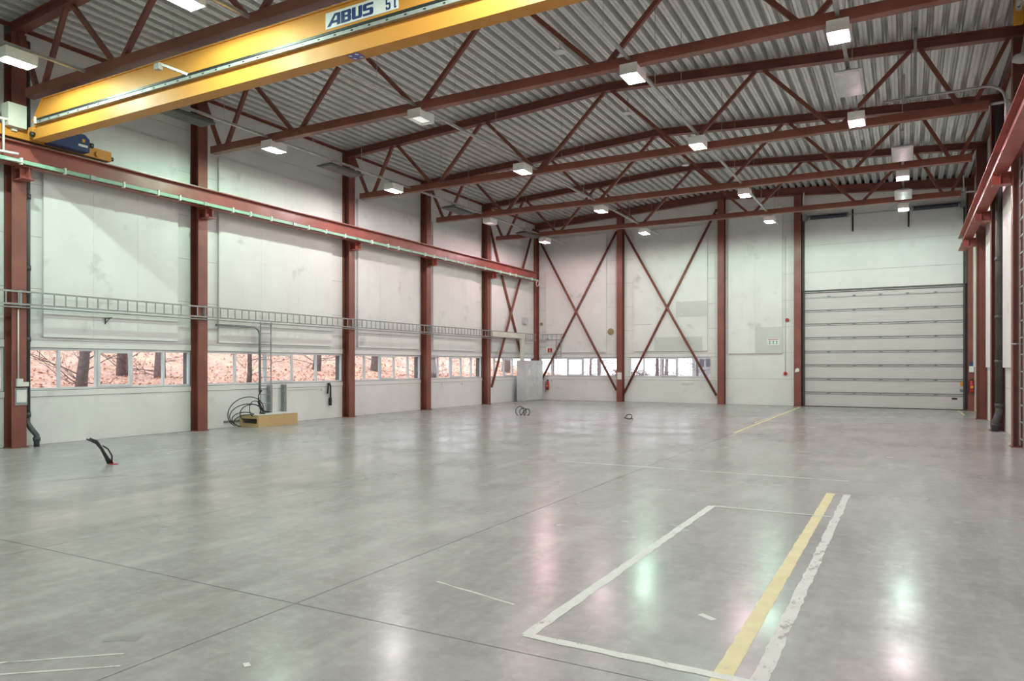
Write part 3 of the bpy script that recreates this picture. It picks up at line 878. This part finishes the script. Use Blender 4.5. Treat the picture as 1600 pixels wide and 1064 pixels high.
for k in range(4):
    MB().box(-15.07, -14.84, 31.965, 31.98, 2.15 + 0.22 * k, 2.17 + 0.22 * k).build('rung', M['ladder'], t)
tag(MB().tube([(-15.99, 2.0, 2.90), (-15.99, 31.5, 2.90)], 0.016, 8).build('conduit_pipe', M['ladder']), 'thin grey conduit running under the long cable ladder', 'pipe')
# vertical ladder and pipe down to the plywood box
t = thing('cable_ladder', 'vertical cable ladder dropping from the wall ladder to the plywood box', 'cable ladder', (-16.12, 14.7, 0.34))
for yy in (14.50, 14.88):
    MB().box(-16.135, -16.11, yy - 0.012, yy + 0.012, 0.34, 2.95).build('side_rail', M['ladder'], t)
z = 0.62
while z < 2.9:
    MB().box(-16.13, -16.115, 14.51, 14.87, z - 0.01, z + 0.01).build('rung', M['ladder'], t); z += 0.25
bend = [(-16.07, 12.95, 2.78), (-16.07, 14.20, 2.78)] + [(-16.07, 14.20 + 0.22 * math.sin(a), 2.56 + 0.22 * math.cos(a)) for a in (0.3, 0.6, 0.9, 1.2, 1.57)] + [(-16.07, 14.42, 0.95)]
tag(MB().tube(bend, 0.032, 10).build('bent_conduit', M['dgalv']), 'bent grey conduit beside the vertical ladder above the plywood box', 'pipe')
for yy, lab in ((14.98, 'grey steel post at the vertical ladder foot behind the plywood box'), (15.52, 'grey steel post at the right end of the plywood box')):
    z0 = 0.335 if yy < 15.2 else 0.0
    mb = MB().box(-16.33, -16.20, yy - 0.06, yy + 0.0, z0, 1.14).box(-16.20, -16.185, yy - 0.075, yy + 0.015, z0, 1.14)
    tag(mb.build('steel_post', M['dgalv']), lab, 'post')

# plywood box with hole, and black cable tangle
t = thing('plywood_box', 'low plywood box with a dark slot on the floor at the left wall', 'box', (-15.95, 14.7, 0))
BX0, BX1, BY0, BY1, BH = -16.33, -15.60, 13.95, 15.40, 0.33
MB().box(BX1 - 0.02, BX1, BY0, BY1, 0, BH).build('front_board', M['ply'], t)
mb = MB().box(BX0, BX1 - 0.02, BY0, BY0 + 0.02, 0, 0.10).box(BX0, BX1 - 0.02, BY0, BY0 + 0.02, 0.23, BH)
mb.box(BX0, BX0 + 0.10, BY0, BY0 + 0.02, 0.10, 0.23).box(BX1 - 0.06, BX1 - 0.02, BY0, BY0 + 0.02, 0.10, 0.23)
mb.build('slotted_side', M['ply'], t)
MB().box(BX0, BX1 - 0.02, BY1 - 0.02, BY1, 0, BH).build('end_board', M['ply'], t)
MB().box(BX0, BX1 + 0.01, BY0 - 0.01, BY1 + 0.01, BH, BH + 0.015).build('lid', M['white'], t)
t = thing('cable_tangle', 'tangle of black cables looping over the plywood box', 'cables', (-15.95, 13.8, 0))
rnd = random.Random(3)
end = Vector((-16.05, 14.42, 0.42))
for k, (ry, rz, cy, cz, ox) in enumerate([(0.62, 0.42, 13.85, 0.42, 0.0), (0.5, 0.30, 13.8, 0.35, 0.08), (0.34, 0.25, 13.95, 0.38, 0.16), (0.42, 0.2, 13.75, 0.22, 0.12), (0.28, 0.26, 14.18, 0.45, 0.05), (0.52, 0.16, 13.72, 0.20, 0.2)]):
    pp = []
    for j in range(25):
        a = -0.4 + 4.6 * j / 24
        pp.append(Vector((-15.98 + ox + 0.10 * math.sin(a * 0.9 + k), cy + ry * math.cos(a), max(0.02, cz + rz * math.sin(a)))))
    pp[0] = end + Vector((0.01 * k, 0, 0.03 * k))
    MB().tube(pp, 0.013, 7).build('cable', M['black'], t)
for k in range(4):
    a = 0.02 * k
    MB().tube([(-16.06 + a, 14.44, 1.0), (-16.05 + a, 14.36 - 0.02 * k, 0.85), (-16.04 + a, 14.34, 0.65), (-16.05, 14.42, 0.45), (-16.0, 14.6 + 0.05 * k, 0.36)], 0.013, 7).build('cable', M['black'], t)
tag(MB().box(XL, XL + 0.02, 13.42, 13.95, 0.13, 0.19).build('wall_rail', M['dgalv']), 'short grey rail low on the wall left of the plywood box', 'rail')

tag(MB().box(XL + 0.08, XL + 0.10, 10.05, 10.07, 2.66, 2.80).bar((XL + 0.08, 10.06, 2.79), (XL + 0.34, 10.06, 2.80), 0.03, 0.02).bar((XL + 0.09, 10.06, 2.68), (XL + 0.26, 10.06, 2.79), 0.015, 0.015).build('shelf_bracket', M['charcoal']), 'small black bracket on the wall board under the cable ladder', 'bracket')
# strap hanging on the wall
t = thing('hanging_strap', 'black strap hanging on the left wall before the third column', 'strap', (-16.28, 17.42, 0.42))
MB().tube([(-16.28, 17.36, 0.80), (-16.27, 17.40, 1.08), (-16.27, 17.44, 1.12), (-16.28, 17.50, 1.05), (-16.28, 17.50, 0.62)], 0.028, 8).build('band', M['black'], t)
MB().box(-16.31, -16.25, 17.45, 17.53, 0.42, 0.66).build('buckle', M['black'], t)
MB().tube([(-16.35, 17.43, 1.11), (-16.24, 17.43, 1.12)], 0.03, 8).build('hook', M['black'], t)
tag(MB().box(XL, XL + 0.02, 15.6, 17.2, 0.965, 0.985).box(XL, XL + 0.05, 17.15, 17.22, 0.92, 0.99).build('cable_duct', M['white']), 'thin white duct below the window left of the hanging strap', 'cable duct')
tag(MB().box(XL, XL + 0.02, 23.8, 25.6, 0.985, 1.0).box(XL, XL + 0.05, 23.9, 24.0, 0.90, 0.99).box(XL, XL + 0.05, 25.4, 25.5, 0.90, 0.99).build('socket_duct', M['white']), 'white duct with two sockets below the fourth bay window', 'sockets')
tag(MB().box(-14.6, -12.2, YF - 0.02, YF, 0.97, 0.99).box(-14.2, -14.1, YF - 0.06, YF, 0.88, 0.97).box(-13.7, -13.6, YF - 0.06, YF, 0.88, 0.97).build('socket_duct', M['white']), 'white duct with two sockets under the left end wall window', 'sockets')
tag(MB().box(-8.3, -7.4, YF - 0.02, YF, 0.93, 0.98).box(-8.95, -8.83, YF - 0.06, YF, 0.88, 0.97).box(-8.75, -8.63, YF - 0.06, YF, 0.88, 0.97).box(-8.55, -8.43, YF - 0.06, YF, 0.88, 0.97).build('socket_duct', M['white']), 'three white sockets under the right end wall window', 'sockets')

# ------------------------------------------------------------------ things on the near left column
t = thing('document_holder', 'white paper in a grey holder on the nearest left column', 'document', (-16.05, 8.16, 0.88))
MB().box(-16.058, -16.045, 8.03, 8.27, 0.88, 1.24).build('holder', M['dgalv'], t)
MB().box(-16.045, -16.041, 8.06, 8.25, 0.94, 1.20).build('sheet', M['paper'], t)
t = thing('switch_box', 'white switch boxes and conduit on the nearest left column', 'switch', (-16.05, 8.1, 1.25))
MB().box(-16.058, -15.99, 8.05, 8.16, 1.27, 1.43).build('box', M['white'], t)
MB().box(-16.058, -16.01, 8.17, 8.28, 1.27, 1.36).build('small_box', M['white'], t)
MB().tube([(-16.04, 8.09, 1.43), (-16.04, 8.09, 2.86)], 0.013, 8).build('conduit', M['white'], t)
def drain(x, y, z1, r, label, lean, bends):
    t = thing('drain_pipe', label, 'pipe', (x, y, 0), 'dark rain pipes')
    MB().tube([(x, y, 0.62), (x, y, z1)], r, 14).build('pipe', M['pipe'], t)
    dx, dy = lean
    MB().tube([(x, y, 0.66), (x, y, 0.50), (x + dx * .4, y + dy * .4, 0.38), (x + dx, y + dy, 0.24), (x + dx, y + dy, 0.0)], r, 14).build('elbow', M['pipe'], t)
    for z in [0.62] + bends:
        MB().tube([(x, y, z), (x, y, z + 0.10)], r + 0.015, 14).build('socket', M['pipe'], t)
    MB().tube([(x + dx, y + dy, 0.12), (x + dx, y + dy, 0.20)], r + 0.015, 14).build('socket', M['pipe'], t)
    return t
drain(-16.20, 8.345, 8.5, 0.055, 'dark rain pipe with elbow beside the nearest left column', (0.20, 0.08), [2.2, 3.7, 5.2])
drain(2.09, 22.38, 8.4, 0.085, 'thick dark rain pipe beside the second right column', (-0.09, -0.05), [1.75, 2.9, 4.4])

# far corner: cabinet, trunking, extinguisher, signs
t = thing('metal_cabinet', 'tall grey metal switch cabinet standing in the far left corner', 'cabinet', (-15.9, 30.6, 0))
MB().box(-16.06, -15.62, 29.72, 31.55, 0.05, 1.94).box(-16.04, -15.66, 29.75, 31.5, 0, 0.05).build('body', M['grey'], t)
for k in range(3):
    a = 29.74 + k * 0.60
    d = MB().box(-15.62, -15.60, a, a + 0.59, 0.07, 1.92).build('door', M['grey'], t)
    for z in (0.3, 0.7, 1.1, 1.5, 1.8):
        MB().disc((-15.60, a + 0.05, z), (1, 0, 0), 0.016, 0.008, 8).build('rivet', M['black'], d)
MB().box(-15.60, -15.595, 30.05, 30.20, 1.25, 1.5).build('white_label', M['paper'], t)
t = thing('cable_trunking', 'pale cable trunking bending down onto the metal cabinet', 'cable trunking', (-15.9, 29.0, 1.94))
MB().box(-15.96, -15.86, 27.15, 30.10, 2.97, 3.20).build('horizontal_run', M['cream'], t)
MB().box(-15.96, -15.86, 29.85, 30.10, 1.94, 2.97).build('drop', M['cream'], t)
def extinguisher(x, y, z, label, axis):
    t = thing('fire_extinguisher', label, 'fire extinguisher', (x, y, z))
    MB().tube([(x, y, z), (x, y, z + 0.02), (x, y, z + 0.36), (x, y, z + 0.42), (x, y, z + 0.44)], [0.06, 0.075, 0.075, 0.045, 0.03], 16).build('cylinder', M['firered'], t)
    MB().box(x - 0.02, x + 0.05, y - 0.02, y + 0.02, z + 0.44, z + 0.50).build('valve', M['black'], t)
    MB().tube([(x - 0.03, y, z + 0.47), (x - 0.11, y - 0.02, z + 0.40), (x - 0.11, y - 0.02, z + 0.05), (x - 0.10, y - 0.02, z - 0.08)], 0.013, 7).build('hose', M['black'], t)
    MB().box(x - 0.05, x + 0.05, y - 0.079, y - 0.074, z + 0.16, z + 0.24).build('yellow_label', M['amber'], t)
extinguisher(-15.66, 32.2, 0.5, 'red fire extinguisher on the end wall right of the metal cabinet', 'Y')
MB_ = MB().box(-15.5, -15.46, YF - 0.03, YF, 0.92, 0.97)
tag(MB_.build('wall_hook', M['dgalv']), 'small grey hook beside the left fire extinguisher', 'hook')
t = thing('fire_sign', 'small red fire extinguisher sign on the board above the left end window', 'sign', (-15.5, YF - 0.055, 2.36))
MB().box(-15.66, -15.42, YF - 0.086, YF - 0.080, 2.36, 2.56).build('plate', M['firered'], t)
MB().box(-15.56, -15.53, YF - 0.088, YF - 0.086, 2.39, 2.52).build('symbol', M['paper'], t)
for (x, z, r, l) in ((-12.36, 3.31, 0.19, 'large round brown plugged opening left of the second end wall column'), (-16.04, 3.78, 0.10, 'small round brown plugged opening beside the corner column')):
    t = thing('wall_plug', l, 'wall opening', (x, YF, z - r))
    MB().disc((x, YF - 0.015, z), (0, 1, 0), r, 0.02, 24).build('rim', M['white'], t)
    MB().disc((x, YF - 0.02, z), (0, 1, 0), r * 0.85, 0.01, 24).build('plug', M['plug'], t)
tag(MB().box(-11.93, -11.72, 32.005, 32.018, 1.05, 1.38).build('notice_sheet', M['paper']), 'white notice on the column between the two cross braces', 'document')
t = thing('wall_fan_box', 'small grey ventilation box on the left wall next to the corner column', 'vent', (-16.28, 30.9, 3.75))
MB().box(-16.32, -16.10, 30.6, 31.0, 3.72, 4.02).build('box', M['grey'], t)
MB().bar((-16.30, 30.8, 3.72), (-16.30, 31.0, 3.4), 0.03, 0.03).build('strut', M['white'], t)

# sign and call points on the third end bay
t = thing('escape_sign', 'white safety sign with three green pictograms on the end wall', 'sign', (-4.97, YF - 0.06, 2.58))
MB().box(-5.25, -4.73, YF - 0.094, YF - 0.086, 2.58, 2.86).build('plate', M['paper'], t)
MB().box(-5.20, -4.78, YF - 0.096, YF - 0.094, 2.80, 2.825).build('red_heading', M['firered'], t)
for k in range(3):
    x = -5.13 + k * 0.14
    MB().prism([(x - 0.03, YF - 0.094, 2.62), (x + 0.03, YF - 0.094, 2.62), (x + 0.012, YF - 0.094, 2.68), (x + 0.03, YF - 0.094, 2.74), (x, YF - 0.094, 2.77), (x - 0.025, YF - 0.094, 2.73), (x - 0.005, YF - 0.094, 2.68)], (0, -0.002, 0)).build('pictogram', M['signgreen'], t)
t = thing('call_point_line', 'thin conduit with two small red call points left of the door column', 'call points', (-4.5, YF, 1.3))
MB().tube([(-4.51, YF - 0.02, 1.4), (-4.51, YF - 0.02, 7.2)], 0.012, 6).build('conduit', M['cream'], t)
for x, z in ((-4.44, 3.63), (-4.51, 1.36)):
    MB().disc((x, YF - 0.07, z), (0, 1, 0), 0.075, 0.07, 16).build('call_point', M['firered'], t)
tag(MB().prism([(-4.10, 32.018, 1.42), (-3.93, 32.018, 1.45), (-3.92, 32.018, 1.56), (-4.0, 32.018, 1.60), (-4.08, 32.018, 1.56)], (0, -0.008, 0)).build('torn_label', M['paper']), 'torn white label on the column left of the lifting door', 'label')

# ------------------------------------------------------------------ floor cable stubs
t = thing('cable_stub', 'bundle of thick black cables rising from the floor at the left', 'cables', (-12.1, 7.55, 0), 'cable stubs in the floor')
for k in range(5):
    o = (k - 2) * 0.022
    MB().tube([(-12.08 + o, 7.55 + 0.01 * k, 0.0), (-12.16 + o, 7.55, 0.10), (-12.28 + o * 0.6, 7.54, 0.24), (-12.42 + o * 0.5, 7.53, 0.34 + 0.01 * k), (-12.56 - 0.05 * (k % 3) + o, 7.5, 0.39 + 0.008 * k)], 0.014, 7).build('cable', M['black'], t)
MB().tube([(-12.05, 7.57, 0.0), (-12.06, 7.58, 0.14), (-12.16, 7.57, 0.25), (-12.28, 7.56, 0.30)], 0.014, 7).build('cable', M['black'], t)
MB().disc((-12.0, 7.57, 0.0), (0, 0, 1), 0.075, 0.012, 16).build('floor_cap', M['firered'], t)
t = thing('cable_stub', 'black cable loops rising from the floor before the metal cabinet', 'cables', (-11.5, 21.7, 0), 'cable stubs in the floor')
for k, (c, r) in enumerate((((-11.62, 21.7, 0.15), 0.15), ((-11.50, 21.72, 0.13), 0.12), ((-11.34, 21.7, 0.11), 0.11))):
    MB().tube([(c[0] + r * math.cos(a), c[1] + 0.04 * math.sin(a), c[2] + r * math.sin(a)) for a in [-1.2 + 5.6 * j / 20 for j in range(21)]], 0.014, 7).build('cable_loop', M['black'], t)
t = thing('cable_stub', 'small black cable coil on the floor in the middle of the hall', 'cables', (-7.72, 21.7, 0), 'cable stubs in the floor')
MB().tube([(-7.70 + 0.10 * math.cos(a), 21.7 + 0.05 * math.sin(a), 0.085 + 0.07 * math.sin(a)) for a in [-1.4 + 5.6 * j / 20 for j in range(21)]], 0.014, 7).build('cable_loop', M['black'], t)
MB().tube([(-7.86, 21.7, 0.05), (-7.70, 21.7, 0.02), (-7.56, 21.7, 0.03)], 0.014, 7).build('cable_end', M['black'], t)

# ------------------------------------------------------------------ right side things
extinguisher(2.13, 31.9, 0.70, 'red fire extinguisher on the far right corner column', 'Y')
t = thing('phone_box', 'small white box with dark blue top above the right fire extinguisher', 'box', (2.20, 31.95, 1.45))
MB().box(2.05, 2.20, 31.93, 32.015, 1.45, 1.68).build('case', M['white'], t)
MB().prism([(2.06, 31.95, 1.68), (2.19, 31.95, 1.68), (2.17, 31.95, 1.82), (2.11, 31.95, 1.86)], (0, 0.06, 0)).build('top', M['blue'], t)
t = thing('wall_ladder', 'vertical galvanised ladder rack at the right picture edge', 'cable ladder', (2.05, 17.8, 0.1))
for yy in (18.08, 17.48):
    MB().box(2.03, 2.06, yy - 0.015, yy + 0.015, 0.05, 6.0).build('side_rail', M['ladder'], t)
z = 0.2
while z < 6.0:
    MB().box(2.035, 2.055, 17.49, 18.07, z - 0.015, z + 0.015).build('rung', M['ladder'], t); z += 0.345
t = thing('wall_conduit', 'thin grey conduit on the right wall between its first and second columns', 'pipe', (2.15, 19.3, 1.2))
MB().tube([(2.19, 19.2, 1.3), (2.17, 19.0, 1.3), (2.16, 18.9, 1.4), (2.16, 18.9, 6.0)], 0.016, 8).build('conduit', M['dgalv'], t)
MB().tube([(1.90, 18.14, 2.15), (2.14, 18.2, 2.15)], 0.018, 8).build('clamp', M['galv'], t)
t = thing('air_pipe', 'horizontal grey pipe bending down near the upper right corner', 'pipe', (0.7, 18.0, 7.3))
bp = [(-0.46, 18.0, 7.55), (1.45, 18.0, 7.55)] + [(1.45 + 0.35 * math.sin(a), 18.0, 7.20 + 0.35 * math.cos(a)) for a in (0.3, 0.7, 1.1, 1.57)] + [(1.80, 18.0, 6.4)]
MB().tube(bp, 0.028, 10).build('pipe', M['galv'], t)
MB().box(0.13, 0.19, 17.98, 18.02, 7.57, 9.15).build('hanging_strut', M['galv'], t)
MB().box(-0.09, -0.03, 17.97, 18.0, 7.45, 8.1).build('support_rail', M['galv'], t)
MB().tube([(0.16, 18.0, 7.58), (-0.1, 18.0, 7.6)], 0.012, 6).build('clip', M['galv'], t)
t = thing('pipe_hood', 'grey flared pipe end at the right picture edge near the roof', 'pipe', (2.05, 17.3, 7.7))
MB().tube([(1.98, 17.3, 7.72), (1.99, 17.3, 7.78), (2.04, 17.32, 7.86), (2.10, 17.34, 8.3)], [0.16, 0.15, 0.07, 0.065], 16).build('flare', M['grey'], t)
t = thing('signal_box', 'small yellow box with blue-white badge at the top right edge', 'box', (2.0, 17.4, 8.45))
MB().box(1.86, 2.02, 17.3, 17.42, 8.48, 9.0).build('case', M['amber'], t)
MB().prism([(1.90, 17.30, 8.72), (1.98, 17.30, 8.72), (2.0, 17.30, 8.80), (2.0, 17.30, 8.96), (1.88, 17.30, 8.96), (1.88, 17.30, 8.80)], (0, -0.01, 0)).build('badge', M['paper'], t)
MB().box(1.92, 1.96, 17.28, 17.292, 8.78, 8.95).build('badge_mark', M['blue'], t)
tag(MB().tube([(-11.0, 25.2, 8.80), (-8.2, 25.0, 9.02), (-4.0, 24.8, 9.02), (-2.6, 24.8, 8.95), (-2.6, 24.3, 8.98)], 0.014, 6).build('roof_cable', M['white']), 'thin white cable strung under the roof before the end wall', 'cable')

# ------------------------------------------------------------------ outside
def hill_z(x, y):
    if x > -21.5: base = 0.95
    elif x > -25.5: base = 0.95 + (-21.5 - x) * 0.11
    else: base = 1.39 + min(9.0, (-25.5 - x) * 0.36)
    return base + 0.10 * noise.noise(Vector((x * 0.8, y * 0.8, 3))) * (1 if x < -21.9 else 0)
mb = MB()
nx, ny = 60, 110
vs_ = []
for i in range(nx + 1):
    x = -16.9 - 33.0 * (i / nx) ** 1.3
    for j in range(ny + 1):
        y = -12 + 60.0 * (j / ny)
        vs_.append((x, y, hill_z(x, y)))
fs = [(i * (ny + 1) + j, i * (ny + 1) + j + 1, (i + 1) * (ny + 1) + j + 1, (i + 1) * (ny + 1) + j) for i in range(nx) for j in range(ny)]
mb.add(vs_, fs, True)
hl = struct(mb.build('hillside', M['litter']), 'leaf-covered slope outside the left windows')
struct(MB().box(-21.3, -16.9, -12, 33, 0.5, 0.97).build('road', M['road']), 'grey path below the leafy slope outside')
rnd = random.Random(11)
mb = MB()
for k in range(16000):
    x = -21.5 - 16 * rnd.random() ** 1.5; y = 5 + 42 * rnd.random()
    z = hill_z(x, y) + 0.03
    a = rnd.uniform(0, 6.28); s = rnd.uniform(0.03, 0.065)
    d = Vector((math.cos(a), math.sin(a), rnd.uniform(-.4, .4))) * s
    e = Vector((-math.sin(a), math.cos(a), rnd.uniform(0, .9))) * s * 0.7
    c = Vector((x, y, z + s * 0.3))
    mb.add([c - d, c - e, c + d, c + e], [(0, 1, 2, 3)])
lf = mb.build('leaf_litter', M['leaf']); lf['kind'] = 'stuff'; lf['label'] = 'scattered fallen leaves on the slope outside'; lf['category'] = 'leaves'

def tree(x, y, z, h, r, label, seed, n=9, group='bare trees outside'):
    rn = random.Random(seed)
    t = thing('bare_tree', label, 'tree', (x, y, z), group)
    pp = [Vector((x, y, z - 0.2))]
    for k in range(1, 7):
        pp.append(pp[-1] + Vector((rn.uniform(-.1, .1) * r * 4, rn.uniform(-.1, .1) * r * 4, h / 6)))
    MB().tube(pp, [r * (1.15 - 0.13 * k) for k in range(7)], 9).build('trunk', M['bark'], t)
    mb = MB()
    def br(p, d, l, r_, dep):
        q = [p]
        for s in range(4):
            d = (d + Vector((rn.uniform(-.25, .25), rn.uniform(-.25, .25), rn.uniform(-.15, .22)))).normalized()
            q.append(q[-1] + d * l / 4)
        mb.tube(q, [r_ * (1 - 0.2 * s) for s in range(5)], 5)
        if dep:
            for s in range(3):
                br(q[rn.randint(1, 4)], (d + Vector((rn.uniform(-1, 1), rn.uniform(-1, 1), rn.uniform(-.5, .6)))).normalized(), l * 0.6, r_ * 0.5, dep - 1)
    for k in range(n):
        a = rn.uniform(0, 6.28)
        i = rn.uniform(0.4, 5.0)
        p = pp[int(i)].lerp(pp[int(i) + 1], i % 1)
        br(p, Vector((math.cos(a), math.sin(a), rn.uniform(-0.2, 0.7))).normalized(), rn.uniform(0.9, 2.0), min(r * 0.16, 0.022), 2)
    mb.build('branches', M['bark'], t)
TL = [(-22, 12.84, 0.16, 'thick bare tree outside the first left window bay'), (-25, 16.1, 0.19, 'bare tree in the middle of the first left window bay'), (-24, 16.9, 0.19, 'bare tree seen in the fourth pane of the first left bay'),
      (-22, 19.2, 0.09, 'thin bare tree left of the vertical ladder outside'), (-25.6, 26.5, 0.2, 'bare tree outside the fourth pane of the second left bay'), (-25.6, 31.0, 0.26, 'bare tree outside the third left window bay'),
      (-22, 31.4, 0.18, 'bare tree outside the fourth left window bay'), (-24, 42.8, 0.3, 'bare tree outside the last left window bay')]
for k, (x, y, r, lab) in enumerate(TL):
    tree(x, y, hill_z(x, y), 3.6, r, lab, 20 + k, 16)

struct(MB().box(-60, 60, YF + 0.4, 140, -0.2, 0.02).build('yard', M['snow']), 'pale bright yard outside the end wall')
for k, (x, y, r, lab) in enumerate([(-15.0, 48.0, 0.10, 'small bare tree outside the third pane of the left end window'), (-20, 50, 0.12, 'small bare tree outside the left part of the left end window'), (-12.6, 54.0, 0.11, 'bare tree outside the second pane of the right end window'),
                                    (-11.6, 58.0, 0.16, 'bare tree outside the middle pane of the right end window'), (-16.5, 55, 0.12, 'bare tree seen between the two end windows outside'), (-14.8, 58, 0.07, 'slim bare tree outside the fourth pane of the right end window'),
                                    (-13.6, 44.5, 0.07, 'bushy bare tree outside the first pane of the right end window'), (-18.2, 44, 0.07, 'bushy bare tree outside the fourth pane of the left end window'), (-11.9, 46.5, 0.08, 'bushy bare tree outside the second mullion of the right end window'), (-21.5, 45, 0.08, 'bushy bare tree seen left in the left end window')]):
    tree(x, y, 0, 4.5, r * 1.3, lab, 50 + k, 20)
t = thing('house', 'pale house with two dark windows seen through the right end window', 'house', (-10.4, 66, 0))
hw = MB().box(-16.8, -4, 64, 72, 0, 6.0).build('house_wall', M['render'], t)
MB().prism([(-17.2, 63.6, 6), (-3.6, 63.6, 6), (-3.6, 68, 8.5), (-17.2, 68, 8.5)], (0, 8.8, 0.0)).build('house_roof', M['bark'], t)
for x in (-16.1, -15.55, -12.0, -11.45, -8.0):
    MB().box(x, x + 0.34, 63.95, 64.02, 1.6, 2.28).build('house_window', M['houseglass'], hw)
rnd = random.Random(5)
t = thing('low_hedge', 'low brown hedge outside the third pane of the left end window', 'hedge', (-16.5, 46, 0))
mb = MB()
for k in range(240):
    c = Vector((-17.6 + 2.4 * rnd.random(), 46 + 0.6 * rnd.random(), 0.9 + 0.5 * rnd.random()))
    d = Vector((rnd.uniform(-1, 1), rnd.uniform(-1, 1), rnd.uniform(-.6, 1))).normalized()
    mb.tube([c, c + d * 0.35], [0.02, 0.008], 4)
mb.build('twigs', M['hedge'], t)
MB().tube([(-17.4, 46.3, 0), (-17.4, 46.3, 1.0)], 0.05, 6).tube([(-16.4, 46.3, 0), (-16.4, 46.3, 1.0)], 0.05, 6).tube([(-15.5, 46.3, 0), (-15.5, 46.3, 1.0)], 0.05, 6).build('stems', M['bark'], t)
